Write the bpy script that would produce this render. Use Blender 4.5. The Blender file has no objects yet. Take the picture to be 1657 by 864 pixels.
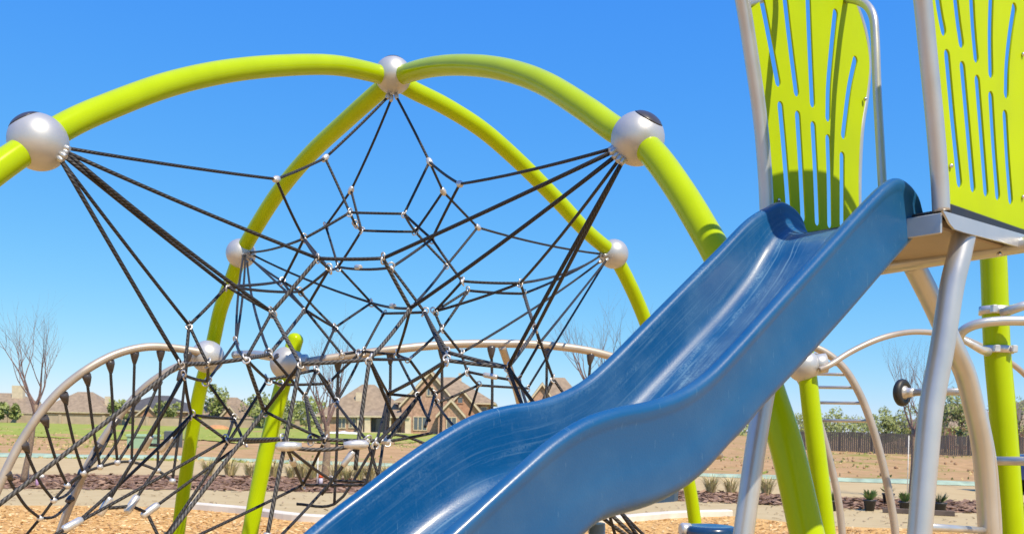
import bpy, bmesh, math, random
from mathutils import Vector, Matrix, noise
random.seed(11)
sc = bpy.context.scene
COL = sc.collection
V = Vector
# ------------------------------------------------------------------ camera model (photo pixels -> rays)
F, CX, CY, ROLL, CAMH = 1500.0, 828.5, 690.0, math.radians(1.28), 1.5
CR, SR = math.cos(ROLL), math.sin(ROLL)
def ray(px, py):
    u = (px - CX) / F; v = (CY - py) / F
    return V((u * CR - v * SR, 1.0, u * SR + v * CR))
KD, RK = 1.0, 1.0        # size of the group being built (play equipment comes in slightly different scales)
def P(px, py, Y):
    r = ray(px, py) * (Y * KD); r.z += CAMH
    return r
def G(px, py, z=0.0):
    r = ray(px, py); t = (z - CAMH) / r.z
    return V((r.x * t, t, z))
def OP(px, py, p0, d):
    "pixel ray met with the vertical plane through p0 along plan direction d"
    n = V((-d[1], d[0])); r = ray(px, py)
    t = n.dot(V((p0[0], p0[1]))) / n.dot(V((r.x, r.y)))
    r = r * t; r.z += CAMH
    return r

# ------------------------------------------------------------------ mesh helpers
class MB:
    def __init__(self):
        self.v = []; self.f = []; self.s = []; self.uv = []; self.m = []
    def vert(self, p): self.v.append(tuple(p)); return len(self.v) - 1
    def face(self, idx, smooth=False, uv=None, m=0):
        self.f.append(tuple(idx)); self.s.append(smooth); self.uv.append(uv); self.m.append(m)
    def grid(self, rings, closed=True, smooth=True, caps=True, L=None, uvs=None, m=0):
        n = len(rings[0]); idx = [[self.vert(p) for p in r] for r in rings]
        if L is None:
            L = [0.0]
            for a, b in zip(rings, rings[1:]): L.append(L[-1] + (V(a[0]) - V(b[0])).length)
        for i in range(len(rings) - 1):
            for j in range(n if closed else n - 1):
                k = (j + 1) % n
                u0, u1 = (uvs[j], uvs[j + 1]) if uvs else (j / n, (j + 1) / n)
                self.face((idx[i][j], idx[i][k], idx[i + 1][k], idx[i + 1][j]), smooth,
                          ((u0, L[i]), (u1, L[i]), (u1, L[i + 1]), (u0, L[i + 1])), m)
        if caps and closed:
            self.face(tuple(reversed(idx[0])), False, None, m); self.face(tuple(idx[-1]), False, None, m)
    def box(self, c, s, rz=0.0, m=0, bevel=0.0):
        c = V(c); R = Matrix.Rotation(rz, 3, 'Z'); x, y, z = s[0] / 2, s[1] / 2, s[2] / 2
        if bevel <= 0:
            i = [self.vert(c + R @ V((a * x, b * y, g * z))) for a in (-1, 1) for b in (-1, 1) for g in (-1, 1)]
            for q in ((0, 1, 3, 2), (4, 6, 7, 5), (0, 4, 5, 1), (2, 3, 7, 6), (0, 2, 6, 4), (1, 5, 7, 3)):
                self.face([i[k] for k in q], False, None, m)
        else:
            b = bevel; rings = []
            for zz, ins in ((-z, b), (-z + b, 0), (z - b, 0), (z, b)):
                X, Y = x - ins, y - ins; r = []
                for (sx, sy) in ((1, 1), (-1, 1), (-1, -1), (1, -1)):
                    pts = [(sx * X, sy * (Y - b)), (sx * (X - b), sy * Y)]
                    if (sx, sy) in ((-1, 1), (1, -1)): pts.reverse()
                    r += pts
                rings.append([c + R @ V((p[0], p[1], zz)) for p in r])
            self.grid(rings, True, False, True, m=m)
    def poly(self, pts, m=0): self.face([self.vert(p) for p in pts], False, None, m)
    def tube(self, pts, r, n=12, caps=True, m=0, twist=0.0):
        pts = [V(p) for p in pts]; k = len(pts)
        rr = [q * RK for q in r] if isinstance(r, (list, tuple)) else [r * RK] * k
        T = [(pts[min(i + 1, k - 1)] - pts[max(i - 1, 0)]).normalized() for i in range(k)]
        N = T[0].orthogonal().normalized()
        up = V((0, 0, 1)) if abs(T[0].z) < 0.95 else V((0, 1, 0))
        N = (up - T[0] * up.dot(T[0])).normalized(); rings = []; L = [0.0]
        for i in range(k):
            N = (N - T[i] * N.dot(T[i])).normalized(); B = T[i].cross(N)
            rings.append([pts[i] + (N * math.cos(2 * math.pi * j / n) + B * math.sin(2 * math.pi * j / n)) * rr[i] for j in range(n)])
            if i: L.append(L[-1] + (pts[i] - pts[i - 1]).length)
        self.grid(rings, True, True, caps, L, m=m)
    def lathe(self, c, axis, prof, n=24, m=0):
        c = V(c); a = V(axis).normalized(); N = a.orthogonal().normalized(); B = a.cross(N)
        prof = [(x * RK, h * RK) for x, h in prof]
        self.grid([[c + a * h + (N * math.cos(2 * math.pi * j / n) + B * math.sin(2 * math.pi * j / n)) * max(r, 1e-4) for j in range(n)] for r, h in prof], True, True, True, m=m)
    def sphere(self, c, r, nu=32, nv=20, m=0, axis=(0, 0, 1), lo=-90, hi=90):
        self.lathe(c, axis, [(r * math.cos(math.radians(lo + (hi - lo) * i / nv)), r * math.sin(math.radians(lo + (hi - lo) * i / nv))) for i in range(nv + 1)], nu, m)
    def torus(self, c, axis, R, r, nu=20, nv=8, m=0):
        c = V(c); a = V(axis).normalized(); N = a.orthogonal().normalized(); B = a.cross(N); R *= RK; r *= RK
        idx = []
        for i in range(nu):
            t = 2 * math.pi * i / nu; d = N * math.cos(t) + B * math.sin(t)
            idx.append([self.vert(c + d * (R + r * math.cos(2 * math.pi * j / nv)) + a * r * math.sin(2 * math.pi * j / nv)) for j in range(nv)])
        for i in range(nu):
            for j in range(nv):
                self.face((idx[i][j], idx[(i + 1) % nu][j], idx[(i + 1) % nu][(j + 1) % nv], idx[i][(j + 1) % nv]), True, None, m)
    def build(self, name, mats, parent=None):
        me = bpy.data.meshes.new(name); me.from_pydata(self.v, [], self.f)
        if not isinstance(mats, (list, tuple)): mats = [mats]
        for mm in mats: me.materials.append(mm)
        me.polygons.foreach_set('use_smooth', self.s); me.polygons.foreach_set('material_index', self.m)
        if any(self.uv):
            ul = me.uv_layers.new(name='UVMap'); d = []
            for fc, uv in zip(self.f, self.uv):
                for q in range(len(fc)): d += list(uv[q]) if uv else [0.0, 0.0]
            ul.data.foreach_set('uv', d)
        me.update()
        o = bpy.data.objects.new(name, me); COL.objects.link(o)
        if parent is not None: attach(o, parent)
        return o
def wm(q):
    if q is None: return Matrix.Identity(4)
    return wm(q.parent) @ q.matrix_parent_inverse @ q.matrix_basis if q.parent else q.matrix_basis.copy()
def attach(o, p):
    o.parent = p
    o.matrix_parent_inverse = (wm(p)).inverted()
def fixn(o):
    bm = bmesh.new(); bm.from_mesh(o.data); bmesh.ops.recalc_face_normals(bm, faces=bm.faces); bm.to_mesh(o.data); bm.free(); return o
def tag(o, label, cat, group=None, kind=None):
    o['label'] = label; o['category'] = cat
    if group: o['group'] = group
    if kind: o['kind'] = kind
    return o
def thing(name, label, cat, loc=(0, 0, 0), group=None):
    o = bpy.data.objects.new(name, None); COL.objects.link(o); o.location = loc; o.empty_display_size = 0.1
    return tag(o, label, cat, group)
def dup(root, loc, label=None, rz=0.0, scale=1.0):
    r = root.copy(); COL.objects.link(r); r.location = loc; r.rotation_euler = (0, 0, rz); r.scale = (scale,) * 3
    if label: r['label'] = label
    for ch in list(root.children):
        c = ch.copy(); COL.objects.link(c); c.parent = r
        for g in ch.children:
            d = g.copy(); COL.objects.link(d); d.parent = c
    return r
def spline(pts, n=8):
    pts = [V(p) for p in pts]; out = []
    if len(pts) == 2: return [pts[0].lerp(pts[1], i / n) for i in range(n + 1)]
    for i in range(len(pts) - 1):
        p1, p2 = pts[i], pts[i + 1]
        p0 = pts[i - 1] if i else p1 * 2 - p2
        p3 = pts[i + 2] if i + 2 < len(pts) else p2 * 2 - p1
        a = max((p1 - p0).length, 1e-6) ** .5; b = max((p2 - p1).length, 1e-6) ** .5; c = max((p3 - p2).length, 1e-6) ** .5
        m1 = ((p1 - p0) / a - (p2 - p0) / (a + b) + (p2 - p1) / b) * b
        m2 = ((p2 - p1) / b - (p3 - p1) / (b + c) + (p3 - p2) / c) * b
        for k in range(n):
            t = k / n; t2 = t * t; t3 = t2 * t
            out.append(p1 * (2 * t3 - 3 * t2 + 1) + m1 * (t3 - 2 * t2 + t) + p2 * (-2 * t3 + 3 * t2) + m2 * (t3 - t2))
    out.append(pts[-1]); return out
def interp(xs, ys, x):
    if x <= xs[0]: return ys[0]
    if x >= xs[-1]: return ys[-1]
    for i in range(len(xs) - 1):
        if x <= xs[i + 1]:
            t = (x - xs[i]) / (xs[i + 1] - xs[i]); return ys[i] + (ys[i + 1] - ys[i]) * t
# ------------------------------------------------------------------ materials
def mat(name, col=(.5, .5, .5), rough=.5, metal=0.0, coat=0.0, spec=.5, noise_amt=0.0, noise_scale=20.0, bump=0.0, bump_scale=200.0, stretch=None):
    m = bpy.data.materials.new(name); m.use_nodes = True; nt = m.node_tree; b = nt.nodes['Principled BSDF']
    b.inputs['Base Color'].default_value = (*col, 1); b.inputs['Roughness'].default_value = rough; b.inputs['Metallic'].default_value = metal
    b.inputs['Coat Weight'].default_value = coat; b.inputs['Coat Roughness'].default_value = .08; b.inputs['Specular IOR Level'].default_value = spec
    tc = nt.nodes.new('ShaderNodeTexCoord'); src = tc.outputs['Object']
    if stretch:
        mp = nt.nodes.new('ShaderNodeMapping'); mp.inputs['Scale'].default_value = stretch; nt.links.new(src, mp.inputs[0]); src = mp.outputs[0]
    if noise_amt:
        n = nt.nodes.new('ShaderNodeTexNoise'); n.inputs['Scale'].default_value = noise_scale; n.inputs['Detail'].default_value = 5
        nt.links.new(src, n.inputs['Vector'])
        r = nt.nodes.new('ShaderNodeValToRGB'); r.color_ramp.elements[0].position = .3; r.color_ramp.elements[1].position = .7
        r.color_ramp.elements[0].color = (*[c * (1 - noise_amt) for c in col], 1); r.color_ramp.elements[1].color = (*[min(1, c * (1 + noise_amt)) for c in col], 1)
        nt.links.new(n.outputs['Fac'], r.inputs[0]); nt.links.new(r.outputs[0], b.inputs['Base Color'])
        m2 = nt.nodes.new('ShaderNodeMath'); m2.operation = 'MULTIPLY_ADD'; m2.inputs[1].default_value = .18; m2.inputs[2].default_value = rough - .09
        nt.links.new(n.outputs['Fac'], m2.inputs[0]); nt.links.new(m2.outputs[0], b.inputs['Roughness'])
    if bump:
        n = nt.nodes.new('ShaderNodeTexNoise'); n.inputs['Scale'].default_value = bump_scale; n.inputs['Detail'].default_value = 3
        nt.links.new(src, n.inputs['Vector']); bp = nt.nodes.new('ShaderNodeBump'); bp.inputs['Strength'].default_value = bump; bp.inputs['Distance'].default_value = .01
        nt.links.new(n.outputs['Fac'], bp.inputs['Height']); nt.links.new(bp.outputs[0], b.inputs['Normal'])
    return m
def ground_mat(name, stops, scale=8.0, bump=.4, vor=None, detail=8, dist=.02, patches=None):
    "layered noise colours; vor adds a cell pattern (chips, gravel); patches = (colour, scale, lo, hi)"
    m = bpy.data.materials.new(name); m.use_nodes = True; nt = m.node_tree; b = nt.nodes['Principled BSDF']; N = nt.nodes.new; K = nt.links.new
    b.inputs['Roughness'].default_value = .9; b.inputs['Specular IOR Level'].default_value = .2
    tc = N('ShaderNodeTexCoord'); n = N('ShaderNodeTexNoise'); n.inputs['Scale'].default_value = scale; n.inputs['Detail'].default_value = detail; n.inputs['Roughness'].default_value = .65
    K(tc.outputs['Object'], n.inputs['Vector'])
    r = N('ShaderNodeValToRGB'); e = r.color_ramp.elements
    e[0].position, e[0].color = stops[0][0], (*stops[0][1], 1); e[1].position, e[1].color = stops[-1][0], (*stops[-1][1], 1)
    for p, c in stops[1:-1]: q = e.new(p); q.color = (*c, 1)
    h = n.outputs['Fac']; fac = h
    if vor:
        vo = N('ShaderNodeTexVoronoi'); vo.inputs['Scale'].default_value = vor
        mp = N('ShaderNodeMapping'); mp.inputs['Scale'].default_value = (1, .55, 1); mp.inputs['Rotation'].default_value = (0, 0, .6); K(tc.outputs['Object'], mp.inputs[0]); K(mp.outputs[0], vo.inputs['Vector'])
        sp = N('ShaderNodeSeparateColor'); K(vo.outputs['Color'], sp.inputs[0])
        mx = N('ShaderNodeMix'); mx.data_type = 'FLOAT'; mx.inputs[0].default_value = .6; K(h, mx.inputs[2]); K(sp.outputs[0], mx.inputs[3]); fac = mx.outputs[0]; h = fac
    K(fac, r.inputs[0]); out = r.outputs[0]
    for pc in (patches or []):
        pn = N('ShaderNodeTexNoise'); pn.inputs['Scale'].default_value = pc[1]; pn.inputs['Detail'].default_value = 7; pn.inputs['Roughness'].default_value = .7
        mp = N('ShaderNodeMapping'); mp.inputs['Location'].default_value = pc[4] if len(pc) > 4 else (0, 0, 0); K(tc.outputs['Object'], mp.inputs[0]); K(mp.outputs[0], pn.inputs['Vector'])
        mr = N('ShaderNodeMapRange'); mr.inputs[1].default_value = pc[2]; mr.inputs[2].default_value = pc[3]; K(pn.outputs['Fac'], mr.inputs[0])
        mx = N('ShaderNodeMix'); mx.data_type = 'RGBA'; K(mr.outputs[0], mx.inputs[0]); K(out, mx.inputs[6]); mx.inputs[7].default_value = (*pc[0], 1); out = mx.outputs[2]
    K(out, b.inputs['Base Color'])
    bp = N('ShaderNodeBump'); bp.inputs['Strength'].default_value = bump; bp.inputs['Distance'].default_value = dist; K(h, bp.inputs['Height']); K(bp.outputs[0], b.inputs['Normal'])
    return m
def rope_mat(name, dark, light, pitch=.045, strands=3):
    m = bpy.data.materials.new(name); m.use_nodes = True; nt = m.node_tree; b = nt.nodes['Principled BSDF']; N = nt.nodes.new; K = nt.links.new
    tc = N('ShaderNodeTexCoord'); s = N('ShaderNodeSeparateXYZ'); K(tc.outputs['UV'], s.inputs[0])
    a = N('ShaderNodeMath'); a.operation = 'MULTIPLY_ADD'; a.inputs[1].default_value = 1 / pitch
    u = N('ShaderNodeMath'); u.operation = 'MULTIPLY'; u.inputs[1].default_value = float(strands); K(s.outputs[0], u.inputs[0])
    K(s.outputs[1], a.inputs[0]); K(u.outputs[0], a.inputs[2])
    f = N('ShaderNodeMath'); f.operation = 'FRACT'; K(a.outputs[0], f.inputs[0])
    p = N('ShaderNodeMath'); p.operation = 'PINGPONG'; p.inputs[1].default_value = .5; K(f.outputs[0], p.inputs[0])
    n = N('ShaderNodeTexNoise'); n.inputs['Scale'].default_value = 60; K(tc.outputs['Object'], n.inputs['Vector'])
    ad = N('ShaderNodeMath'); ad.operation = 'MULTIPLY'; ad.inputs[1].default_value = 2.6; K(p.outputs[0], ad.inputs[0])
    ml = N('ShaderNodeMath'); ml.operation = 'MULTIPLY'; K(ad.outputs[0], ml.inputs[0]); K(n.outputs['Fac'], ml.inputs[1])
    mx = N('ShaderNodeMix'); mx.data_type = 'RGBA'; mx.inputs[6].default_value = (*dark, 1); mx.inputs[7].default_value = (*light, 1)
    K(ml.outputs[0], mx.inputs[0]); K(mx.outputs[2], b.inputs['Base Color'])
    bp = N('ShaderNodeBump'); bp.inputs['Strength'].default_value = .9; bp.inputs['Distance'].default_value = .006; K(p.outputs[0], bp.inputs['Height']); K(bp.outputs[0], b.inputs['Normal'])
    b.inputs['Roughness'].default_value = .55; b.inputs['Specular IOR Level'].default_value = .35
    return m
def slide_mat():
    m = bpy.data.materials.new('blue slide plastic'); m.use_nodes = True; nt = m.node_tree; b = nt.nodes['Principled BSDF']; N = nt.nodes.new; K = nt.links.new
    tc = N('ShaderNodeTexCoord')
    def nz(scale, detail, st, lo, hi, rot=0.0, rough=.6, src='UV'):
        mp = N('ShaderNodeMapping'); mp.inputs['Scale'].default_value = st; mp.inputs['Rotation'].default_value = (0, 0, rot); K(tc.outputs[src], mp.inputs[0])
        n = N('ShaderNodeTexNoise'); n.inputs['Scale'].default_value = scale; n.inputs['Detail'].default_value = detail; n.inputs['Roughness'].default_value = rough; K(mp.outputs[0], n.inputs['Vector'])
        r = N('ShaderNodeMapRange'); r.inputs[1].default_value = lo; r.inputs[2].default_value = hi; K(n.outputs['Fac'], r.inputs[0]); return r.outputs[0]
    streak = nz(1.0, 6, (110, 2.2, 1), .54, .74)       # fine scratches run down the chute
    dust = nz(5.0, 6, (1, 1, 1), .42, .75, src='Object')
    grain = nz(160.0, 3, (1, 1, 1), .35, .65, src='Object')
    scuff = nz(1.0, 5, (26, 5, 1), .50, .66, rot=.12)
    patch = nz(1.0, 3, (6, 1.2, 1), .40, .62)
    scr = nz(1.0, 3, (12, 140, 1), .66, .72, .6)
    at = N('ShaderNodeAttribute'); at.attribute_name = 'wear'
    def mul(a, k):
        q = N('ShaderNodeMath'); q.operation = 'MULTIPLY'; K(a, q.inputs[0])
        if isinstance(k, float): q.inputs[1].default_value = k
        else: K(k, q.inputs[1])
        return q.outputs[0]
    def add(a, c):
        q = N('ShaderNodeMath'); q.operation = 'ADD'; q.use_clamp = True; K(a, q.inputs[0]); K(c, q.inputs[1]); return q.outputs[0]
    wear = at.outputs['Fac']
    inv = N('ShaderNodeMath'); inv.operation = 'MULTIPLY_ADD'; inv.inputs[1].default_value = -.10; inv.inputs[2].default_value = .035; inv.use_clamp = True; K(wear, inv.inputs[0])
    t = add(add(mul(mul(streak, wear), .8), mul(dust, .10)), add(mul(mul(dust, wear), .22), mul(scr, .35)))
    t = add(t, inv.outputs[0])
    t = add(t, mul(mul(mul(scuff, patch), mul(grain, 1.3)), mul(wear, .75)))
    mx = N('ShaderNodeMix'); mx.data_type = 'RGBA'; mx.inputs[6].default_value = (.002, .074, .215, 1); mx.inputs[7].default_value = (.17, .31, .43, 1); K(t, mx.inputs[0])
    K(mx.outputs[2], b.inputs['Base Color'])
    rr = N('ShaderNodeMath'); rr.operation = 'MULTIPLY_ADD'; rr.inputs[1].default_value = .30; rr.inputs[2].default_value = .32; K(add(t, mul(grain, .3)), rr.inputs[0]); K(rr.outputs[0], b.inputs['Roughness'])
    bp = N('ShaderNodeBump'); bp.inputs['Strength'].default_value = .12; bp.inputs['Distance'].default_value = .002; K(add(mul(grain, .6), mul(streak, .4)), bp.inputs['Height']); K(bp.outputs[0], b.inputs['Normal'])
    b.inputs['Specular IOR Level'].default_value = .36; b.inputs['Coat Weight'].default_value = .22; b.inputs['Coat Roughness'].default_value = .16
    return m
M_LIME = mat('lime powder coat', (.38, .51, .002), .20, coat=0.0, spec=.34, noise_amt=.05, noise_scale=4)
M_LIME.node_tree.nodes['Principled BSDF'].inputs['Specular Tint'].default_value = (1, 1, .45, 1)
M_LIMEP = mat('lime sheet plastic', (.40, .53, .001), .6, spec=.12, noise_amt=.04, noise_scale=6, bump=.05, bump_scale=500)
M_SILVER = mat('silver powder coat', (.53, .53, .52), .32, metal=.55, noise_amt=.05, noise_scale=9, bump=.04, bump_scale=600)
M_RAIL = mat('silver coating with painted tan reflection', (.44, .385, .325), .42, metal=.35, noise_amt=.08, noise_scale=5)  # tan is partly ground reflection, put into the silver rails' base colour
M_BALL = mat('satin silver casting', (.50, .50, .495), .40, metal=.42, noise_amt=.05, noise_scale=8, bump=.04, bump_scale=500)
M_ALU = mat('cast aluminium', (.62, .61, .60), .33, metal=.5, noise_amt=.12, noise_scale=40)
M_CAP = mat('dark grey plastic cap', (.055, .05, .055), .30, noise_amt=.1)
M_DARK = mat('black rubber', (.02, .02, .022), .5, noise_amt=.2)
M_STEEL = mat('bright steel bolt', (.6, .6, .6), .25, metal=1.0)
M_ROPE = rope_mat('black braided rope', (.010, .010, .012), (.062, .06, .062), .03, 4)
M_HAWS = rope_mat('grey black twisted rope', (.012, .0115, .012), (.18, .175, .17), .036, 3)
M_SLIDE = slide_mat()
M_NAVY = mat('navy seat plastic', (.012, .045, .12), .25, coat=.3, noise_amt=.1)
M_BLUEP = mat('blue plastic plate', (.03, .16, .33), .35, noise_amt=.1)
M_BARK = mat('grey brown bark', (.24, .17, .12), .9, noise_amt=.35, noise_scale=30, bump=.5, bump_scale=60)
M_TWIG = mat('bare twig bark', (.20, .13, .11), .9, noise_amt=.3, noise_scale=20)

# ================================================================== DOME ARCH FRAME
KD = RK = 1.21
YN, YF, YA = 4.3, 8.2, 6.5
NL, NR = P(62, 230, YN), P(1032, 225, YN)
FL, FR = P(390, 410, YF), P(993, 411, YF)
AP = P(636, 128, YA)
frame = thing('arch_climber_frame', 'lime green crossing pipe arches joined by large silver balls, carrying the black rope net', 'climbing frame', (AP.x, AP.y, 0))
def plane_pts(px, ball):
    d = V((ball.x - AP.x, ball.y - AP.y)).normalized()
    return [OP(x, y, AP, d) for x, y in px]
R_ARCH = .0635
def arch(ball, upper, lower):
    d = V((ball.x - AP.x, ball.y - AP.y)).normalized()
    up = [AP] + plane_pts(upper, ball) + [ball]
    lo = [ball] + plane_pts(lower, ball)
    a, b = lo[-2], lo[-1]; dr = (b - a).normalized()
    if b.z > 0: lo.append(b + dr * ((b.z + .05) / -dr.z))
    for pts in (up, lo):
        mb = MB(); mb.tube(spline(pts, 12), R_ARCH, 28); mb.build('arch_tube', M_LIME, frame)
arch(NL, [(600, 117), (540, 106), (450, 107), (360, 117), (270, 138), (180, 171), (120, 197)], [(20, 256), (-60, 318), (-150, 410), (-230, 520), (-290, 680)])
arch(NR, [(665, 117), (705, 108), (760, 106), (820, 114), (880, 135), (950, 178), (1000, 213)], [(1062, 255), (1100, 308), (1135, 365), (1165, 420), (1215, 545), (1246, 640), (1272, 720), (1306, 864)])
arch(FL, [(566, 190), (500, 252), (448, 315), (410, 375)], [(372, 460), (357, 500), (343, 562), (324, 630), (311, 700), (299, 780), (288, 864)])
arch(FR, [(668, 146), (720, 172), (780, 210), (840, 262), (900, 322), (950, 375)], [(1015, 452), (1040, 508), (1068, 590), (1095, 690), (1118, 800), (1127, 864)])
BR = .124
def ball(c, r, cap_dir=None, facet=None):
    mb = MB(); mb.sphere(c, r, 40, 26)
    o = mb.build('connector_ball', M_BALL, frame)
    if cap_dir is not None:
        a = V(cap_dir).normalized(); mb = MB()
        pr = [(r * math.sin(t) * 1.0, r * math.cos(t) + .002 if t < .5 else r * math.cos(t)) for t in [.62 * k / 8 for k in range(9)]]
        mb.lathe(c, a, [(x, h + .0015) for x, h in reversed(pr)], 32); mb.build('ball_cap', M_CAP, o)
    s = MB()
    for k in range(1):
        q = V((-.35 + .75 * k, -.8, .35)).normalized(); s.sphere(c + q * r, .006, 8, 6)
    s.build('bolt', M_STEEL, o)
ball(NL, BR + .008, (-.45, -.32, .83)); ball(NR, BR, (.42, -.42, .80)); ball(FL, .130, (-.3, .6, .7)); ball(FR, .130, (.4, .6, .7)); ball(AP + V((.012, -.08, .0)), .128, (0, .1, 1))

# ================================================================== ROPE NET
ND = dict(aL=(627, 158, 6.42), aM=(633, 161, 6.42), aR=(642, 158, 6.42),
 nl1=(108, 240, 4.3), nl2=(106, 246, 4.3), nl3=(103, 252, 4.28), nl4=(98, 258, 4.28),
 nr1=(990, 241, 4.3), nr2=(991, 246, 4.28), nr3=(996, 253, 4.28), nr4=(1002, 258, 4.27), nr5=(1007, 262, 4.27),
 fl1=(405, 408, 8.1), fl2=(410, 413, 8.1), fl3=(408, 421, 8.1), fl4=(400, 425, 8.08), fl5=(394, 412, 8.08), fl6=(397, 414, 8.08),
 fr1=(972, 411, 8.1), fr2=(970, 415, 8.1), fr3=(970, 424, 8.1), fr4=(981, 421, 8.06), fr5=(979, 413, 8.08),
 A1=(526, 256, 6.2), A2=(447, 290, 5.6), A3=(568, 308, 6.7), A4=(695, 262, 6.2), A5=(744, 298, 5.6), A6=(717, 310, 6.4), A7=(773, 368, 6.8),
 A8=(566, 344, 6.1), A9=(527, 366, 6.9), A10=(575, 363, 6.3), A11=(585, 373, 6.5), A12=(654, 346, 6.1), A13=(672, 375, 6.5), A14=(699, 387, 6.0),
 A15=(547, 432, 6.6), A16=(723, 429, 6.5), N1=(492, 386, 6.0), N2=(514, 418, 5.3), N3=(533, 435, 5.6), N4=(457, 455, 6.3), N5=(486, 472, 6.4),
 N6=(494, 501, 5.9), N7=(440, 505, 5.2), N8=(367, 463, 5.2), B1=(620, 418, 5.3), B2=(633, 433, 5.6), B3=(748, 455, 5.9), B4=(757, 470, 6.2),
 B5=(842, 458, 5.9), B6=(848, 475, 6.1), B7=(601, 490, 6.8), B8=(621, 507, 6.4), B9=(664, 499, 5.5), B10=(687, 505, 5.6), B11=(703, 504, 6.0),
 D1=(715, 532, 6.0), C1=(542, 530, 6.3), C2=(588, 568, 6.1), C3=(598, 581, 5.1), C4=(725, 570, 5.3), C5=(723, 583, 5.1), C9=(642, 573, 6.0),
 C8=(662, 581, 5.7), C7=(746, 571, 6.1), C10=(822, 594, 5.1), D2=(867, 532, 5.6), D3=(873, 555, 5.9), D4=(854, 628, 6.8), E1=(895, 612, 5.8),
 E2=(840, 612, 5.9), E3=(756, 601, 6.0), E4=(825, 614, 5.9), E5=(774, 623, 6.3), F2=(306, 526, 5.0), F3=(292, 588, 4.8), F4=(298, 607, 4.9),
 F5=(336, 588, 5.0), F6=(335, 617, 5.5), F7=(398, 580, 5.0), F8=(436, 573, 5.3), F9=(382, 552, 6.2), F10=(433, 614, 5.5), H1=(486, 588, 5.0),
 H2=(494, 641, 5.6), H3=(512, 598, 5.7), H4=(531, 620, 5.9), H5=(544, 651, 5.8), H6=(553, 573, 5.8), H7=(580, 573, 5.9), H8=(455, 622, 5.8),
 G1=(310, 671, 5.2), G2=(378, 677, 5.6), G3=(428, 665, 5.3), G4=(366, 711, 5.3), G5=(395, 715, 5.4), K0=(459, 710, 5.0), SA=(463, 722, 4.9),
 SB=(580, 719, 5.0), K1=(503, 712, 5.3), K2=(526, 711, 5.3), K3=(594, 712, 5.3), K4=(608, 717, 5.2), K5=(626, 714, 5.4), K6=(490, 784, 5.6),
 K7=(537, 777, 5.8), J1=(628, 637, 5.9), J2=(677, 641, 5.7), J3=(703, 638, 6.0), J4=(706, 652, 6.1),
 X1=(-40, 845, 4.1), X2=(85, 900, 4.3), X3=(168, 822, 4.8), X4=(212, 818, 4.9), X5=(238, 829, 5.0), X6=(120, 853, 4.6), X7=(262, 880, 4.7), X8=(60, 900, 4.5),
 X9=(290, 880, 4.8), X10=(430, 880, 4.8), X11=(420, 900, 4.9), X12=(255, 830, 4.9), X13=(60, 880, 4.4), X14=(270, 864, 5.0), V1=(236, 719, 5.1), V2=(267, 720, 5.2), X15=(275, 900, 5.0),
 U1=(575, 760, 5.0), U2=(656, 690, 5.2), U3=(645, 690, 5.6), U4=(695, 680, 5.3), U5=(700, 700, 5.5), U6=(848, 662, 5.0), U7=(870, 660, 5.1), U8=(856, 665, 5.0), U9=(878, 650, 5.8),
 U10=(915, 640, 5.8), U11=(759, 672, 6.3), U12=(600, 784, 5.6), U13=(600, 779, 5.8), U14=(500, 860, 5.3), U15=(590, 790, 5.2), U16=(612, 770, 5.3), U17=(520, 800, 5.0), U18=(688, 690, 5.2), U19=(735, 690, 5.6),
 Z1=(968, 832, 5.0), Z2=(985, 828, 5.0), Z3=(1003, 826, 5.0), Z4=(1020, 870, 5.2), Z5=(1045, 885, 5.1), Z6=(1058, 880, 5.2), Z7=(1006, 900, 5.2))
NP = {k: P(*v) for k, v in ND.items()}
net = thing('rope_net', 'black climbing rope net with silver clips and ferrules hanging inside the lime pipe arches', 'rope net', (AP.x, AP.y - .3, 0))
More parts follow.
